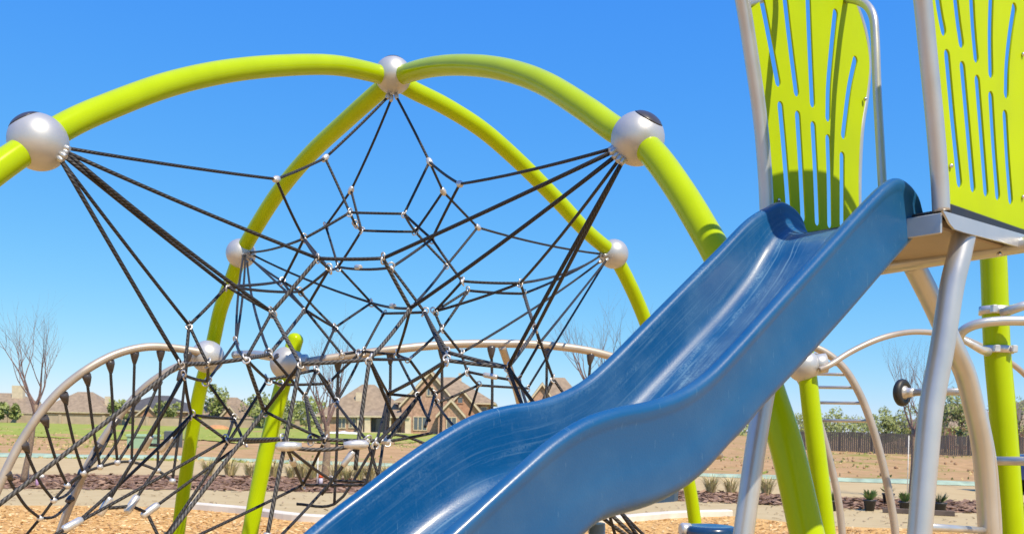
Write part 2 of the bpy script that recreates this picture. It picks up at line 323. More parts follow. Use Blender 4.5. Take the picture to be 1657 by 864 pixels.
ROPES = '''aL A1;A1 A2;A2 nl1;A2 N1;A1 A8;aM A3;A3 A9;A3 A11;A8 A12;A8 N1;A8 A10;A10 A11;A9 A15;fl1 N1;N1 A9;A11 A13;A11 A15;aR A4;A4 A5;A4 A6;A4 A12;A5 nr1;A5 A14;
A6 A7;A6 A13;A12 A13;A12 A14;A7 fr1;A7 A16;A14 B2;A13 A16;A14 B3;nr2 B1 T;nr3 B9 T;N2 B1 T;N3 A15;A15 B2;A16 B9;A15 B7;B1 B9 H;B2 B10;fl2 B7;N3 N5;N3 N6;B7 B9;B7 B8;B8 B10;
B7 C1;B8 C2;B9 C3 H;B10 C5 T;B10 C4 H;B9 C9;B11 D1;D1 C7;D1 B4;D1 C8;B3 B5;B4 B6;B5 B11;B3 B11;B4 B11;fr2 B5;fr2 B6;fr3 C7;fr4 D3;fr4 D4;nr4 B5;nr5 C10 T;nr5 D2 T;B5 B6;B6 D2 H;D2 E1;D2 D3;D3 E2;D2 C10 H;
C4 C10 H;C5 C10 H;C7 E3;E3 E4;E3 E5;E5 D4;E5 U11;E3 J3;C10 U6 T;C10 U7 T;E2 U8;E1 U9 H;E1 U10;nl2 N2 T;nl2 N7 T;nl3 N8 T;nl4 F2;nl4 F3 T;N1 N2;N1 N3;N1 N4;N2 N3;N2 N7 H;N8 N7;N8 N4;N8 F2;N4 N5;N4 N6;fl3 N5;fl3 N6;
fl4 F8;fl5 F9;fl6 F9;N8 N5;N5 C1;N7 F7;N7 H1 H;N6 F8 H;N6 H6;N6 C1;C1 H3;C1 H7;F2 F5;F2 F4;F3 F5 H;F5 F7 H;F7 F8 H;F5 F6;F3 X1 H;F4 F6;F4 G1;F6 G2;F6 F9;F9 F7;F7 F10;F7 G3 H;F10 H3;F10 H8;H8 H4;F8 H2;H1 C3 H;H1 X10 H;H1 G3 T;
H2 H3;H3 H4;H4 H5;H4 H7;H5 C2;H2 K1;H2 K2 H;H5 K3;H3 H5;H6 C2;C2 C9;C3 C8;C9 C8;C9 J2;C8 J3;C3 J1;C3 U3 T;C3 U1 H;C5 J2 T;C5 J1 H;J1 J2;J1 U16;J1 K4;J2 K4 T;J2 K5 H;J2 U4;J3 J4;E5 J4;J4 U19;J3 U18;
G1 G4;G1 X8;F4 X3;F4 V1;G1 V2;V1 V2;G1 G2;G2 G4;G2 G5;G4 K0 H;G3 X7 H;G3 K2;G1 X4;G4 X13;G5 K0;G5 X5;K0 SA;SA SB H;K0 K2;K2 K3 H;K3 K5 H;SA K6;SA K7;K2 K6;SB U17;K6 X9;K7 X11;K6 U12;K7 U13;K3 U16;K4 U15;K5 U5;
F10 X14;X3 X4;X4 X5;X5 X15;Z1 Z4 H;Z2 Z5 H;Z3 Z5 T;Z3 Z6;Z2 Z7'''
segs = []
for q in ROPES.replace('\n', '').split(';'):
    w = q.split()
    if len(w) >= 2: segs.append((w[0], w[1], w[2] if len(w) > 2 else 'N'))
RAD = {'N': .0089, 'T': .0106, 'H': .0114}
def rope_pts(a, b, sag):
    L = (b - a).length; out = []
    side = V((random.uniform(-1, 1), random.uniform(-1, 1), 0)) * .008 * L
    for i in range(9):
        t = i / 8; out.append(a.lerp(b, t) + (V((0, 0, -sag * L)) + side) * 4 * t * (1 - t))
    return out
szl = []
for i, (a, b, k) in enumerate(segs):
    pa, pb = ND[a], ND[b]
    szl.append((-math.hypot(pa[0] - pb[0], pa[1] - pb[1]) * RAD[k] * 2 / (pa[2] + pb[2]), i))
big = {i for _, i in sorted(szl)[:98]}
rest = MB()
for i, (a, b, k) in enumerate(segs):
    pts = rope_pts(NP[a], NP[b], random.uniform(.002, .014) if (a, b) != ('SA', 'SB') else .06)
    mtl = M_HAWS if k == 'H' else M_ROPE
    mb = MB() if i in big else rest
    mb.tube(pts, RAD[k], 10, m=(0 if i in big else (1 if k == 'H' else 0)))
    if i in big: mb.build('rope', mtl, net)
o = rest.build('short_ropes', [M_ROPE, M_HAWS], net); o['kind'] = 'stuff'
# clips: two hooked rings at a crossing; beads at the top nodes; crimped ferrules
cl = MB()
cl.torus((0, 0, .013), (.3, 1, 0), .017, .0046, 18, 8); cl.torus((0, 0, -.013), (1, .25, 0), .017, .0046, 18, 8); cl.sphere((0, 0, 0), .012, 12, 8)
clip = cl.build('rope_clip', M_ALU); used = False
bd = MB(); bd.lathe((0, 0, 0), (0, 0, 1), [(.011, -.031), (.017, -.024), (.0225, 0), (.017, .024), (.011, .031)], 18)
bead = bd.build('rope_bead', M_ALU); bused = False
deg = {}
for a, b, k in segs: deg.setdefault(a, []).append(NP[b] - NP[a]); deg.setdefault(b, []).append(NP[a] - NP[b])
def place(proto, first, p, rot, parent, s=1.0):
    o = proto if first else proto.copy()
    if not first: COL.objects.link(o)
    o.location = p; o.rotation_euler = rot; o.scale = (s, s, s); attach(o, parent); return o
for nm, dirs in deg.items():
    if nm[0] in 'XUZV' or nm[:2] in ('nl', 'nr', 'fl', 'fr', 'aL', 'aM', 'aR', 'SA', 'SB'): continue
    if nm in ('A1', 'A2', 'A3', 'A4', 'A5', 'A6', 'A7'):
        q = dirs[0].to_track_quat('Z', 'Y').to_euler(); place(bead, not bused, NP[nm], q, net); bused = True
    else:
        place(clip, not used, NP[nm], (random.uniform(-.6, .6), random.uniform(-.6, .6), random.uniform(0, 6.28)), net, random.uniform(.95, 1.2)); used = True
def ferrule(a, b, t, L=.10, r=.0175):
    p = NP[a].lerp(NP[b], t); d = (NP[b] - NP[a]).normalized(); mb = MB()
    mb.lathe(p, d, [(r * .72, -L / 2), (r, -L / 2 + .012), (r, L / 2 - .012), (r * .72, L / 2)], 18); mb.build('ferrule', M_ALU, net)
for a in (('A15', 'B2', .42), ('B7', 'B9', .6), ('E3', 'E4', .55), ('K5', 'K3', .0), ('SA', 'K6', .38), ('SB', 'U17', .28)): ferrule(*a)
for a in (('F4', 'X3', .985), ('G1', 'X4', .985), ('G5', 'X5', .97), ('F4', 'V1', .97), ('G1', 'V2', .95), ('G4', 'X13', .84)): ferrule(*a, L=.11, r=.02)
for nm, d2 in (('SA', 'SB'), ('SB', 'SA')):
    d = (NP[d2] - NP[nm]).normalized(); mb = MB()
    mb.lathe(NP[nm], d, [(.010, -.055), (.024, -.04), (.027, 0), (.024, .04), (.017, .08)], 20); o = mb.build('swivel_sleeve', M_ALU, net)
    mb = MB(); mb.torus(NP[nm] + V((0, -.026, .004)), (0, 1, 0), .009, .0022, 14, 6); mb.build('rivet', M_STEEL, o)
ferrule('H1', 'X10', .99, .1, .024)
for k, (c, nodes) in enumerate(((NL, ('nl1', 'nl2', 'nl3', 'nl4')), (NR, ('nr1', 'nr2', 'nr3', 'nr4', 'nr5')), (FL, ('fl1', 'fl2', 'fl3', 'fl4', 'fl5')), (FR, ('fr1', 'fr2', 'fr3', 'fr4', 'fr5')), (AP, ('aL', 'aM', 'aR')))):
    for nm in nodes:
        mb = MB(); q_ = (NP[nm] - c).normalized(); mb.lathe(NP[nm], q_, [(.015, -.03), (.016, -.004), (.013, .006), (.011, .016)], 14); mb.build('rope_anchor', M_SILVER, net)

# ================================================================== SLIDE
SA_ = math.radians(219); SD = V((math.cos(SA_), math.sin(SA_), 0)); SN = V((SD.y, -SD.x, 0))
if SN.y < 0: SN = -SN
KD = RK = .86
r0 = ray(1450, 288); YR = 3.7 * KD; S0 = V((r0.x * YR, YR, 0)); W = .60 * KD
def sz(px, p0):
    q = OP(px[0], px[1], p0, SD); return ((V((q.x, q.y, 0)) - V((p0.x, p0.y, 0))).dot(SD), q.z)
Rtop = [sz(p, S0) for p in [(1497, 372), (1494, 345), (1487, 315), (1474, 297), (1458, 288), (1440, 296), (1410, 325), (1350, 390), (1290, 455), (1240, 510), (1190, 565), (1150, 605), (1110, 632), (1060, 650), (1000, 662), (950, 680), (900, 712), (850, 755), (800, 800), (740, 855)]]
Rbot = [sz(p, S0) for p in [(1497, 375), (1440, 440), (1380, 510), (1300, 600), (1240, 665), (1200, 712), (1150, 755), (1100, 785), (1060, 802), (1020, 822), (960, 864)]]
Ltop = [sz(p, S0 + SN * W) for p in [(1205, 355), (1150, 410), (1090, 470), (1030, 530), (980, 580), (940, 615), (900, 637), (860, 650), (810, 658), (760, 672), (700, 705), (640, 745), (580, 790), (520, 835)]]
s_end = Rtop[-1][0]; z_end = Rtop[-1][1]
tail = [(s_end + .45, z_end - .30), (s_end + .9, z_end - .52), (s_end + 1.25, z_end - .60), (s_end + 1.6, z_end - .63)]
Rtop += tail; Ltop = Rtop[:6] + Ltop + tail
Rtop[0] = (Rtop[0][0] - .001, Rtop[0][1])
bs, bz = Rbot[-1]; Rbot += [(s_end + .2, z_end - .47), (s_end + .9, z_end - .80), (s_end + 1.6, max(.20, z_end - .93))]
def smooth_prof(pts, n=160):
    pts = sorted(pts); xs = [p[0] for p in pts]; 
    sp = spline([V((p[0], p[1], 0)) for p in pts], 10); return [q.x for q in sp], [q.y for q in sp]
RX, RZ = smooth_prof(Rtop); LX, LZ = smooth_prof(Ltop); OX, OZ = smooth_prof(Rbot)
ZLIP = interp(RX, RZ, RX[0]) + .0
bk = KD / .92; bed_ctl = [(RX[0], 1.5 + .822 * bk), (-.05, 1.5 + .81 * bk), (.03, 1.5 + .762 * bk), (.10 * bk, 1.5 + .685 * bk), (.20 * bk, 1.5 + .57 * bk)]
BEDD = .288 * KD
for k in range(6, 70):
    s = .06 * k
    if s > s_end + 1.6: break
    z = .5 * (interp(RX, RZ, s) + interp(LX, LZ, s)); bed_ctl.append((s, z - BEDD))
BXs, BZs = smooth_prof(bed_ctl)
slide = thing('slide', 'scuffed blue plastic slide with wavy high sides curving down from the play deck', 'slide', tuple(S0 + SD * 2.6 + SN * .3))
def slide_ring(s):
    zr, zl = interp(RX, RZ, s), interp(LX, LZ, s); zb = interp(BXs, BZs, s); zo = interp(OX, OZ, s)
    zo = min(zo, zb - .035); zr = max(zr, zb + .02); zl = max(zl, zb + .02)
    R = min(.021, (zr - zb) * .4); p = []
    def arc(cx, cz, r, a0, a1, n):
        for i in range(n + 1):
            a = math.radians(a0 + (a1 - a0) * i / n); p.append((cx + r * math.cos(a), cz + r * math.sin(a)))
    ob = .045
    arc(ob, zo + ob, ob, 250, 180, 4)                      # outer right lower corner
    p.append((.004, zo + (zr - zo) * .4)); p.append((.007, zr - 2.6 * R)); p.append((.004, zr - 2.0 * R))
    arc(.001 + R, zr - R, R + .003, 185, 0, 8)              # right rail
    hR = zr - zb; fr = min(.095, hR * .5)
    x1 = .046 + .04
    p.append((.046, zr - R - hR * .12)); p.append((.05, zb + fr + (hR - R - fr) * .35))
    arc(.054 + fr, zb + fr, fr, 185, 270, 7)
    p.append((W * .5 - .05, zb - .002)); p.append((W * .5, zb - .003)); p.append((W * .5 + .05, zb - .002))
    hL = zl - zb; fl_ = min(.095, hL * .5)
    arc(W - .054 - fl_, zb + fl_, fl_, 270, 355, 7)
    R2 = min(.021, hL * .4)
    p.append((W - .05, zb + fl_ + (hL - R2 - fl_) * .35)); p.append((W - .046, zl - R2 - hL * .12))
    arc(W - .001 - R2, zl - R2, R2 + .003, 180, -5, 8)
    p.append((W - .004, zl - 2.0 * R2)); p.append((W - .007, zl - 2.6 * R2)); p.append((W - .004, zo + (zl - zo) * .4))
    arc(W - ob, zo + ob, ob, 0, -70, 4)
    return p
mb = MB(); ss = []
s = RX[0]
while s < s_end + 1.6: ss.append(s); s += .008 if s < .12 else .022
rings = []; wearv = []
for s in ss:
    pr = slide_ring(s); base = S0 + SD * s
    rings.append([V((base.x, base.y, 0)) + SN * t + V((0, 0, z)) for t, z in pr])
    for j, (t, z) in enumerate(pr):
        wearv.append(1.0 if .08 < t < W - .08 and 14 < j < len(pr) - 14 else (.4 if 13 < j < len(pr) - 13 else 0.0))
arc_l = [0]
pr = slide_ring(.8)
for a, b in zip(pr, pr[1:] + pr[:1]): arc_l.append(arc_l[-1] + math.hypot(a[0] - b[0], a[1] - b[1]))
mb.grid(rings, True, True, True, ss, arc_l)
chute = fixn(mb.build('chute', M_SLIDE, slide))
at = chute.data.attributes.new('wear', 'FLOAT', 'POINT'); at.data.foreach_set('value', wearv)
mb = MB()   # mounting plate under the hump
c = P(1062, 806, 3.05)
pl = [P(1043, 808, 3.1), P(1092, 795, 3.25), P(1091, 811, 3.25), P(1048, 815, 3.1)]
pl2 = [q + V((.02, .05, 0)) for q in pl]
mb.grid([pl, pl2], True, False, True); fixn(mb.build('mounting_plate', M_BLUEP, slide))
mb = MB(); a = P(966, 846, 2.9); mb.tube([a, V((a.x + .02, a.y + .05, -.02))], .026, 16); mb.build('support_leg', M_SILVER, slide)

# ================================================================== PLAY TOWER
TB = V((-SD.x, -SD.y, 0))                         # direction back from the slide mouth
q = ray(1522, 345); YP = 3.7 * KD; PR = V((q.x * YP, YP, 0)); OPEN = .82 * KD; DL = .84 * KD
PL_ = PR + SN * OPEN; BRc = PR + TB * DL; BLc = PL_ + TB * DL
ZD = OP(1527, 343, PR, TB).z
tower = thing('play_tower', 'raised play deck on silver bent legs with slotted lime panels at the slide top', 'play tower', tuple((PR + BLc) * .5))
def onR(px): return [OP(x, y, PR, TB) for x, y in px]
def onL(px): return [OP(x, y, PL_, TB) for x, y in px]
mb = MB(); pts = onR([(1463, -226), (1470, -180), (1485, -60), (1493, 0), (1503, 100), (1513, 200), (1521, 300), (1523, 342)]); mb.tube(spline(pts, 8), .0335, 22); mb.build('post', M_SILVER, tower)
mb = MB(); pts = onL([(1170, -136), (1190, -50), (1201, 0), (1217, 100), (1231, 200), (1239, 300), (1242, 390)]); mb.tube(spline(pts, 8), .0325, 22); mb.build('post', M_SILVER, tower)
mb = MB(); pts = onL([(1200, -134), (1270, -136), (1320, -112), (1368, -42), (1392, 6), (1407, 50), (1413, 100), (1410, 150), (1402, 205), (1398, 270), (1397, 340), (1397, 425)]); mb.tube(spline([p + SN * .03 for p in pts], 8), .021, 18); mb.build('post', M_SILVER, tower)
mb = MB(); pts = onR([(1464, -226), (1500, -232), (1561, -227), (1626, -186), (1658, -110), (1674, -35), (1680, 20), (1676, 100), (1670, 200), (1668, 290), (1668, 390)]); mb.tube(spline(pts, 8), .021, 18); mb.build('post', M_SILVER, tower)
mb = MB(); pts = [onL([(1203, 7)])[0], P(1250, -8, 4.35), P(1330, -38, 4.1), onR([(1486, -52)])[0]]; mb.tube(spline(pts, 8), .022, 18); mb.build('top_bar', M_SILVER, tower)
mb = MB(); pts = [P(1370, -2, 4.72), P(1388, 2, 4.62), P(1403, 10, 4.55), P(1413, 28, 4.5), P(1416, 60, 4.48), P(1419, 140, 4.46), P(1424, 230, 4.44), P(1429, 320, 4.42), P(1433, 415, 4.42)]
mb.tube(spline(pts, 8), .0205, 18); mb.build('hand_rail', M_SILVER, tower)
def panel(outline, slots, pln, p0, off, hw):
    O = V((p0.x, p0.y, 0)); loops = []
    def loc(q): return ((V((q.x, q.y, 0)) - O).dot(TB), q.z)
    loops.append([loc(q) for q in spline([pln([p])[0] for p in outline], 5)])
    for sl in slots:
        ctr = [V((*loc(q), 0)) for q in spline([pln([p])[0] for p in sl], 6)]
        lp = []; k = len(ctr)
        T = [(ctr[min(i + 1, k - 1)] - ctr[max(i - 1, 0)]).normalized() for i in range(k)]
        for i in range(k): lp.append(ctr[i] + V((-T[i].y, T[i].x, 0)) * hw)
        for a in range(1, 6):
            th = math.pi * a / 6; lp.append(ctr[-1] + (V((-T[-1].y, T[-1].x, 0)) * math.cos(th) + T[-1] * math.sin(th)) * hw)
        for i in reversed(range(k)): lp.append(ctr[i] - V((-T[i].y, T[i].x, 0)) * hw)
        for a in range(1, 6):
            th = math.pi * a / 6; lp.append(ctr[0] + (-V((-T[0].y, T[0].x, 0)) * math.cos(th) - T[0] * math.sin(th)) * hw)
        loops.append([(q.x, q.y) for q in lp])
    cu = bpy.data.curves.new('tmp', 'CURVE'); cu.dimensions = '2D'; cu.fill_mode = 'BOTH'; cu.extrude = .0032; cu.bevel_depth = .0008; cu.bevel_resolution = 1; cu.offset = -.0008
    for lp in loops:
        s_ = cu.splines.new('POLY'); s_.points.add(len(lp) - 1); s_.use_cyclic_u = True
        for i, (x, y) in enumerate(lp): s_.points[i].co = (x, y, 0, 1)
    t_ = bpy.data.objects.new('tmp', cu); COL.objects.link(t_)
    dg = bpy.context.evaluated_depsgraph_get(); me = bpy.data.meshes.new_from_object(t_.evaluated_get(dg)); bpy.data.objects.remove(t_); bpy.data.curves.remove(cu)
    nrm = TB.cross(V((0, 0, 1)))
    Mx = Matrix(((TB.x, 0, nrm.x, O.x + off.x), (TB.y, 0, nrm.y, O.y + off.y), (0, 1, nrm.z, 0), (0, 0, 0, 1)))
    me.transform(Mx); me.materials.clear(); me.materials.append(M_LIMEP)
    o = bpy.data.objects.new('guard_panel', me); COL.objects.link(o); attach(o, tower); return fixn(o)
pL = panel([(1176, -130), (1195, -50), (1208, 0), (1224, 100), (1238, 200), (1246, 300), (1250, 345), (1250, 396), (1320, 408), (1390, 412), (1390, 340), (1390, 270), (1394, 205), (1403, 150), (1407, 100), (1399, 50), (1384, 4), (1360, -40), (1318, -106), (1270, -128), (1220, -134)],
 [[(1223, -40), (1233, 0), (1247, 70), (1259, 133)], [(1265, -60), (1271, 0), (1279, 70), (1289, 149)], [(1306, -60), (1308, 0), (1311, 80), (1315, 167)], [(1352, 22), (1346, 80), (1341, 140), (1340, 190)], [(1384, 98), (1375, 140), (1369, 185), (1365, 218)],
  [(1263, 172), (1270, 250), (1277, 345)], [(1291, 187), (1296, 270), (1300, 352)], [(1316, 204), (1320, 280), (1323, 358)], [(1340, 225), (1342, 290), (1343, 362)], [(1363, 253), (1363, 310), (1363, 362)]], onL, PL_, SN * .004, .0195)
pRt = panel([(1470, -220), (1476, -170), (1490, -60), (1504, 0), (1513, 100), (1523, 200), (1530, 290), (1532, 325), (1533.5, 339), (1537, 341), (1560, 347), (1600, 357), (1640, 368), (1660, 373), (1665, 372), (1666, 360), (1664, 290), (1658, 200), (1661, 100), (1668, 20), (1667, -35), (1652, -106), (1622, -180), (1561, -219), (1500, -224)],
 [[(1505, -60), (1512, -15), (1518, 25), (1523, 50)], [(1537, -60), (1542, -10), (1547, 35), (1552, 70)], [(1566, -60), (1569, 0), (1572, 50), (1576, 94)], [(1604, -60), (1601, -10), (1599, 60), (1600, 119)], [(1638, 15), (1631, 60), (1626, 110), (1625, 152)],
  [(1529, 91), (1539, 200), (1549, 295)], [(1554, 110), (1563, 210), (1571, 303)], [(1578, 132), (1585, 220), (1592, 310)], [(1600, 158), (1605, 240), (1611, 316)], [(1623, 188), (1627, 260), (1632, 323)]], onR, PR, SN * -.004, .0208)
# panel clips and bolts
mb = MB()
for q in onL([(1396, 162), (1256, 325)]) + onR([(1533, 270), (1650, 90), (1650, 320)]):
    c = q - SN * .008; mb.lathe(c + SN * .03, -SN, [(.022, 0), (.024, .008), (.021, .018), (.008, .024)], 14); mb.sphere(c - SN * .004, .010, 10, 6)
mb.build('panel_bolt', M_STEEL, tower)
# deck
def slab(name, m, z0, z1, a0, a1, b0, b1, bev=.006):
    mb = MB(); c = PR + SN * ((a0 + a1) / 2) + TB * ((b0 + b1) / 2)
    mb.box((c.x, c.y, (z0 + z1) / 2), (a1 - a0, b1 - b0, z1 - z0), math.atan2(SN.y, SN.x), bevel=bev); return mb.build(name, m, tower)
slab('deck_floor', M_DARK, ZD - .012, ZD + .006, .0, OPEN, .0, DL)
slab('floor_rim', M_DARK, ZD - .02, ZD + .026, -.026, -.006, .02, DL)
M_UNDER = mat('steel underside with painted warm bounce', (.30, .25, .20), .5, metal=.1, noise_amt=.08)  # warm bounce from the chips is put into the brown of the deck pan
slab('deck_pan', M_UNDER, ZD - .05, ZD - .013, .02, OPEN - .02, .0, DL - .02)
mb = MB(); e0 = OP(1527, 342, PR - SN * .03, TB); 
pts = [OP(x, y, PR - SN * .035, TB) for x, y in [(1526, 341), (1600, 363), (1690, 389), (1690, 412), (1622, 392), (1560, 376), (1545, 371), (1537, 362), (1531, 350)]]
mb.grid([pts, [p + SN * .008 for p in pts]], True, False, True); fixn(mb.build('edge_plate', M_SILVER, tower))
slab('edge_plate', M_SILVER, ZD - .085, ZD - .014, -.02, .115, -.034, -.024, .003)
mb = MB(); mb.tube([P(1400, 437, 4.62), P(1500, 421, 4.4), P(1670, 394, 4.05), P(1700, 389, 3.98)], .036, 22); mb.build('under_beam', M_SILVER, tower)
mb = MB(); mb.sphere(P(1617, 411, 4.1), .011, 10, 8); mb.build('bolt', M_STEEL, tower)
def leg(px, Y0, Y1, r, name='leg'):
    n = len(px); pts = [P(x, y, Y0 + (Y1 - Y0) * i / (n - 1)) for i, (x, y) in enumerate(px)]
    dr = (pts[-1] - pts[-2]).normalized(); pts.append(pts[-1] + dr * ((pts[-1].z + .05) / -dr.z))
    mb = MB(); mb.tube(spline(pts, 10), r, 26); return mb.build(name, M_SILVER, tower)
leg([(1562, 370), (1553, 410), (1541, 460), (1525, 560), (1507, 660), (1497, 760), (1488, 864)], 3.86, 3.72, .0475)
leg([(1262, 420), (1255, 540), (1240, 620), (1228, 690), (1216, 770), (1203, 864)], 4.45, 4.3, .048)
leg([(1478, 428), (1512, 495), (1545, 567), (1562, 605), (1575, 655), (1587, 710), (1594, 770), (1600, 864)], 4.6, 4.95, .052)
leg([(1690, 395), (1698, 500), (1705, 600), (1712, 864)], 4.2, 4.35, .048)
mb = MB(); mb.tube(spline([P(1588, 664, 5.2), P(1603, 740, 5.25), P(1608, 790, 5.3), P(1613, 864, 5.35), V((P(1620, 930, 5.35).x, P(1620, 930, 5.35).y, -.03))], 8), .03, 16); mb.build('strut', M_SILVER, tower)
wc = P(1460, 635, 5.45); we = P(1568, 633, 5.15); wd = (we - wc).normalized()
mb = MB(); mb.tube([wc + wd * .03, we], .021, 16); axle = mb.build('axle', M_SILVER, tower)
wr = 22.5 * 5.45 * KD / F / RK
mb = MB(); mb.lathe(wc, wd, [(.030, -.014), (wr * .55, -.022), (wr * .8, -.024), (wr * .95, -.014), (wr, 0), (wr * .95, .014), (wr * .8, .024), (wr * .6, .022), (.034, .012)], 34); wh = mb.build('roller_wheel', M_DARK, tower)
mb = MB(); mb.lathe(wc, wd, [(.040, .012), (.040, .020), (.030, .026), (.026, .05), (.024, .075)], 24); mb.build('hub', M_ALU, wh)
mb = MB(); mb.tube([P(1496, 852, 4.1), P(1594, 858, 4.95)], .018, 14); mb.build('low_bar', M_SILVER, tower)

# ================================================================== GREEN POST BAR CLIMBER at right
KD = RK = 1.0
barc = thing('bar_climber', 'leaning lime post with silver clamp bands and bent bars behind the deck, at right edge', 'climbing bars', (P(1637, 864, 4.9).x, 4.9, 0))
mb = MB(); pts = [P(1605, 380, 4.9), P(1608, 430, 4.9), P(1613, 560, 4.9), P(1622, 664, 4.9), P(1637, 864, 4.9)]; d = (pts[-1] - pts[-2]).normalized(); pts.append(pts[-1] + d * ((pts[-1].z + .05) / -d.z))
mb.tube(spline(pts, 8), .0655, 26); mb.build('post', M_LIME, barc)
mb = MB(); mb.tube([P(1682, 380, 5.0), P(1683, 520, 5.0), V((P(1690, 864, 5.0).x, 5.0, -.03))], .0655, 26); mb.build('post', M_LIME, barc)
def band(x, y, Y, h):
    c = P(x, y, Y); mb = MB(); mb.lathe(c, (.02, 0, 1), [(.066, -h), (.078, -h), (.078, h), (.066, h)], 28)
    b_ = V((x < 0, 0, 0)); mb.box(c + V((.045, -.078, 0)), (.03, .03, h * 2), bevel=.004); mb.box(c + V((-.045, -.078, 0)), (.03, .03, h * 2), bevel=.004)
    return mb.build('clamp_band', M_ALU, barc)
b1 = band(1610, 503, 4.9, .021); b2 = band(1614, 566, 4.9, .019)
mb = MB(); mb.tube([P(1622, 507, 4.8), P(1640, 500, 4.75), P(1680, 487, 4.7)], [.026, .024, .022], 16); mb.build('bar', M_SILVER, barc)
mb = MB(); mb.tube([P(1598, 569, 4.82), P(1588, 566, 4.76), P(1555, 548, 4.7)], [.024, .020, .014], 14); mb.build('clamp_arm', M_ALU, barc)
mb = MB(); mb.tube(spline([P(1553, 553, 4.72), P(1553, 543, 4.68), P(1560, 534, 4.65), P(1576, 526, 4.62), P(1600, 521, 4.6), P(1630, 519, 4.6), P(1690, 520, 4.6)], 8), .024, 18); mb.build('bar', M_SILVER, barc)
mb = MB(); mb.tube([P(1600, 745, 4.85), P(1690, 746, 4.5)], .023, 18); mb.build('rung', M_SILVER, barc)

# ================================================================== ARCH LADDER with collar post (behind slide, right)
ladd = thing('arch_ladder', 'silver overhead arch ladder springing from a lime post with silver collar, seen below the slide', 'climbing ladder', (P(1340, 864, 6.6).x, 6.6, 0))
mb = MB(); pts = [P(1300, 560, 6.6), P(1307, 610, 6.6), P(1313, 664, 6.6), P(1325, 760, 6.6), P(1337, 864, 6.6)]; d = (pts[-1] - pts[-2]).normalized(); pts.append(pts[-1] + d * ((pts[-1].z + .05) / -d.z))
mb.tube(spline(pts, 8), .0655, 26); mb.build('post', M_LIME, ladd)
mb = MB(); c = P(1300, 592, 6.6); mb.sphere(c, .115, 32, 20, axis=(.1, 0, 1)); mb.lathe(c, (1, -.1, .15), [(.07, .05), (.07, .16), (.05, .165)], 22); mb.build('collar_ball', M_BALL, ladd)
mb = MB(); mb.tube(spline([P(1326, 598, 6.5), P(1340, 592, 6.5), P(1375, 570, 6.55), P(1420, 549, 6.6), P(1465, 538, 6.7), P(1507, 538, 6.8), P(1560, 548, 6.9), P(1640, 590, 7.0), P(1700, 650, 7.1)], 8), .021, 14); mb.build('rail', M_RAIL, ladd)
rr_ = [P(1255, 545, 7.6), P(1300, 556, 7.6), P(1335, 570, 7.6), P(1365, 595, 7.6), P(1390, 635, 7.6), P(1410, 685, 7.6), P(1427, 745, 7.6), P(1440, 805, 7.6), P(1449, 864, 7.6), P(1455, 975, 7.6)]
lr_ = [P(1190, 560, 8.1), P(1240, 565, 8.1), P(1282, 595, 8.1), P(1305, 635, 8.1), P(1325, 682, 8.1), P(1340, 735, 8.1), P(1355, 800, 8.1), P(1363, 864, 8.1), P(1368, 965, 8.1)]
for r_ in (rr_, lr_): mb = MB(); mb.tube(spline(r_, 8), .031, 16); mb.build('rail', M_RAIL, ladd)
for (x0, y0, x1, y1) in ((1245, 568, 1340, 574), (1262, 583, 1360, 590), (1285, 604, 1376, 606), (1300, 626, 1387, 627), (1312, 651, 1398, 652), (1325, 680, 1409, 681)):
    mb = MB(); mb.tube([P(x0, y0, 8.1), P(x1, y1, 7.6)], .0135, 12); mb.build('rung', M_SILVER, ladd)

# ================================================================== ARCH NET CLIMBER (back left)
KD = RK = 1.21
anet = thing('arch_net_climber', 'low pair of silver arched rails with a black rope ladder sagging between them', 'rope climber', (P(60, 860, 7.6).x, 7.6, 0))
rA = [P(-75, 960, 7.2), P(-25, 845, 7.25), P(0, 782, 7.3), P(40, 705, 7.4), P(92, 637, 7.5), P(140, 598, 7.6), P(190, 572, 7.75), P(240, 561, 7.9), P(290, 564, 8.05), P(330, 571, 8.15)]
rB = [P(78, 935, 8.3), P(100, 852, 8.3), P(125, 790, 8.3), P(150, 738, 8.3), P(190, 677, 8.35), P(235, 626, 8.4), P(285, 594, 8.45), P(330, 582, 8.45)]
for k, r_ in enumerate((rA, rB)): mb = MB(); mb.tube(spline(r_, 8), .034, 16); mb.build('rail', M_RAIL, anet)
cupsA = [(10, 768, 7.32), (38, 721, 7.39), (71, 679, 7.46), (103, 641, 7.52), (140, 610, 7.6), (178, 588, 7.72), (218, 573, 7.85), (260, 569, 7.98), (304, 574, 8.08)]
cupsB = [(117, 808, 8.3), (135, 764, 8.3), (162, 721, 8.32), (190, 681, 8.35), (222, 646, 8.38), (257, 620, 8.42), (296, 604, 8.45)]
mids = [(65, 838, 7.8), (87, 809, 7.8), (109, 785, 7.85), (135, 765, 7.9), (162, 755, 7.95), (190, 748, 8.0), (213, 747, 8.05), (255, 761, 8.1), (279, 778, 8.1)]
def crope(pts, r=.0125, parent=anet, name='rope', m=None):
    mb = MB(); mb.tube(spline(pts, 6), r, 8); return mb.build(name, m or M_ROPE, parent)
for i, c_ in enumerate(cupsA):
    a, b = P(*c_), P(*mids[i]); m1 = a.lerp(b, .55) - V((0, 0, .06)); crope([a, m1, b])
    mb = MB(); d = (b - a).normalized(); mb.lathe(a + V((0, 0, .02)), d, [(.034, -.01), (.036, .02), (.026, .06), (.014, .10)], 14); mb.build('rope_end_cup', M_CAP, anet)
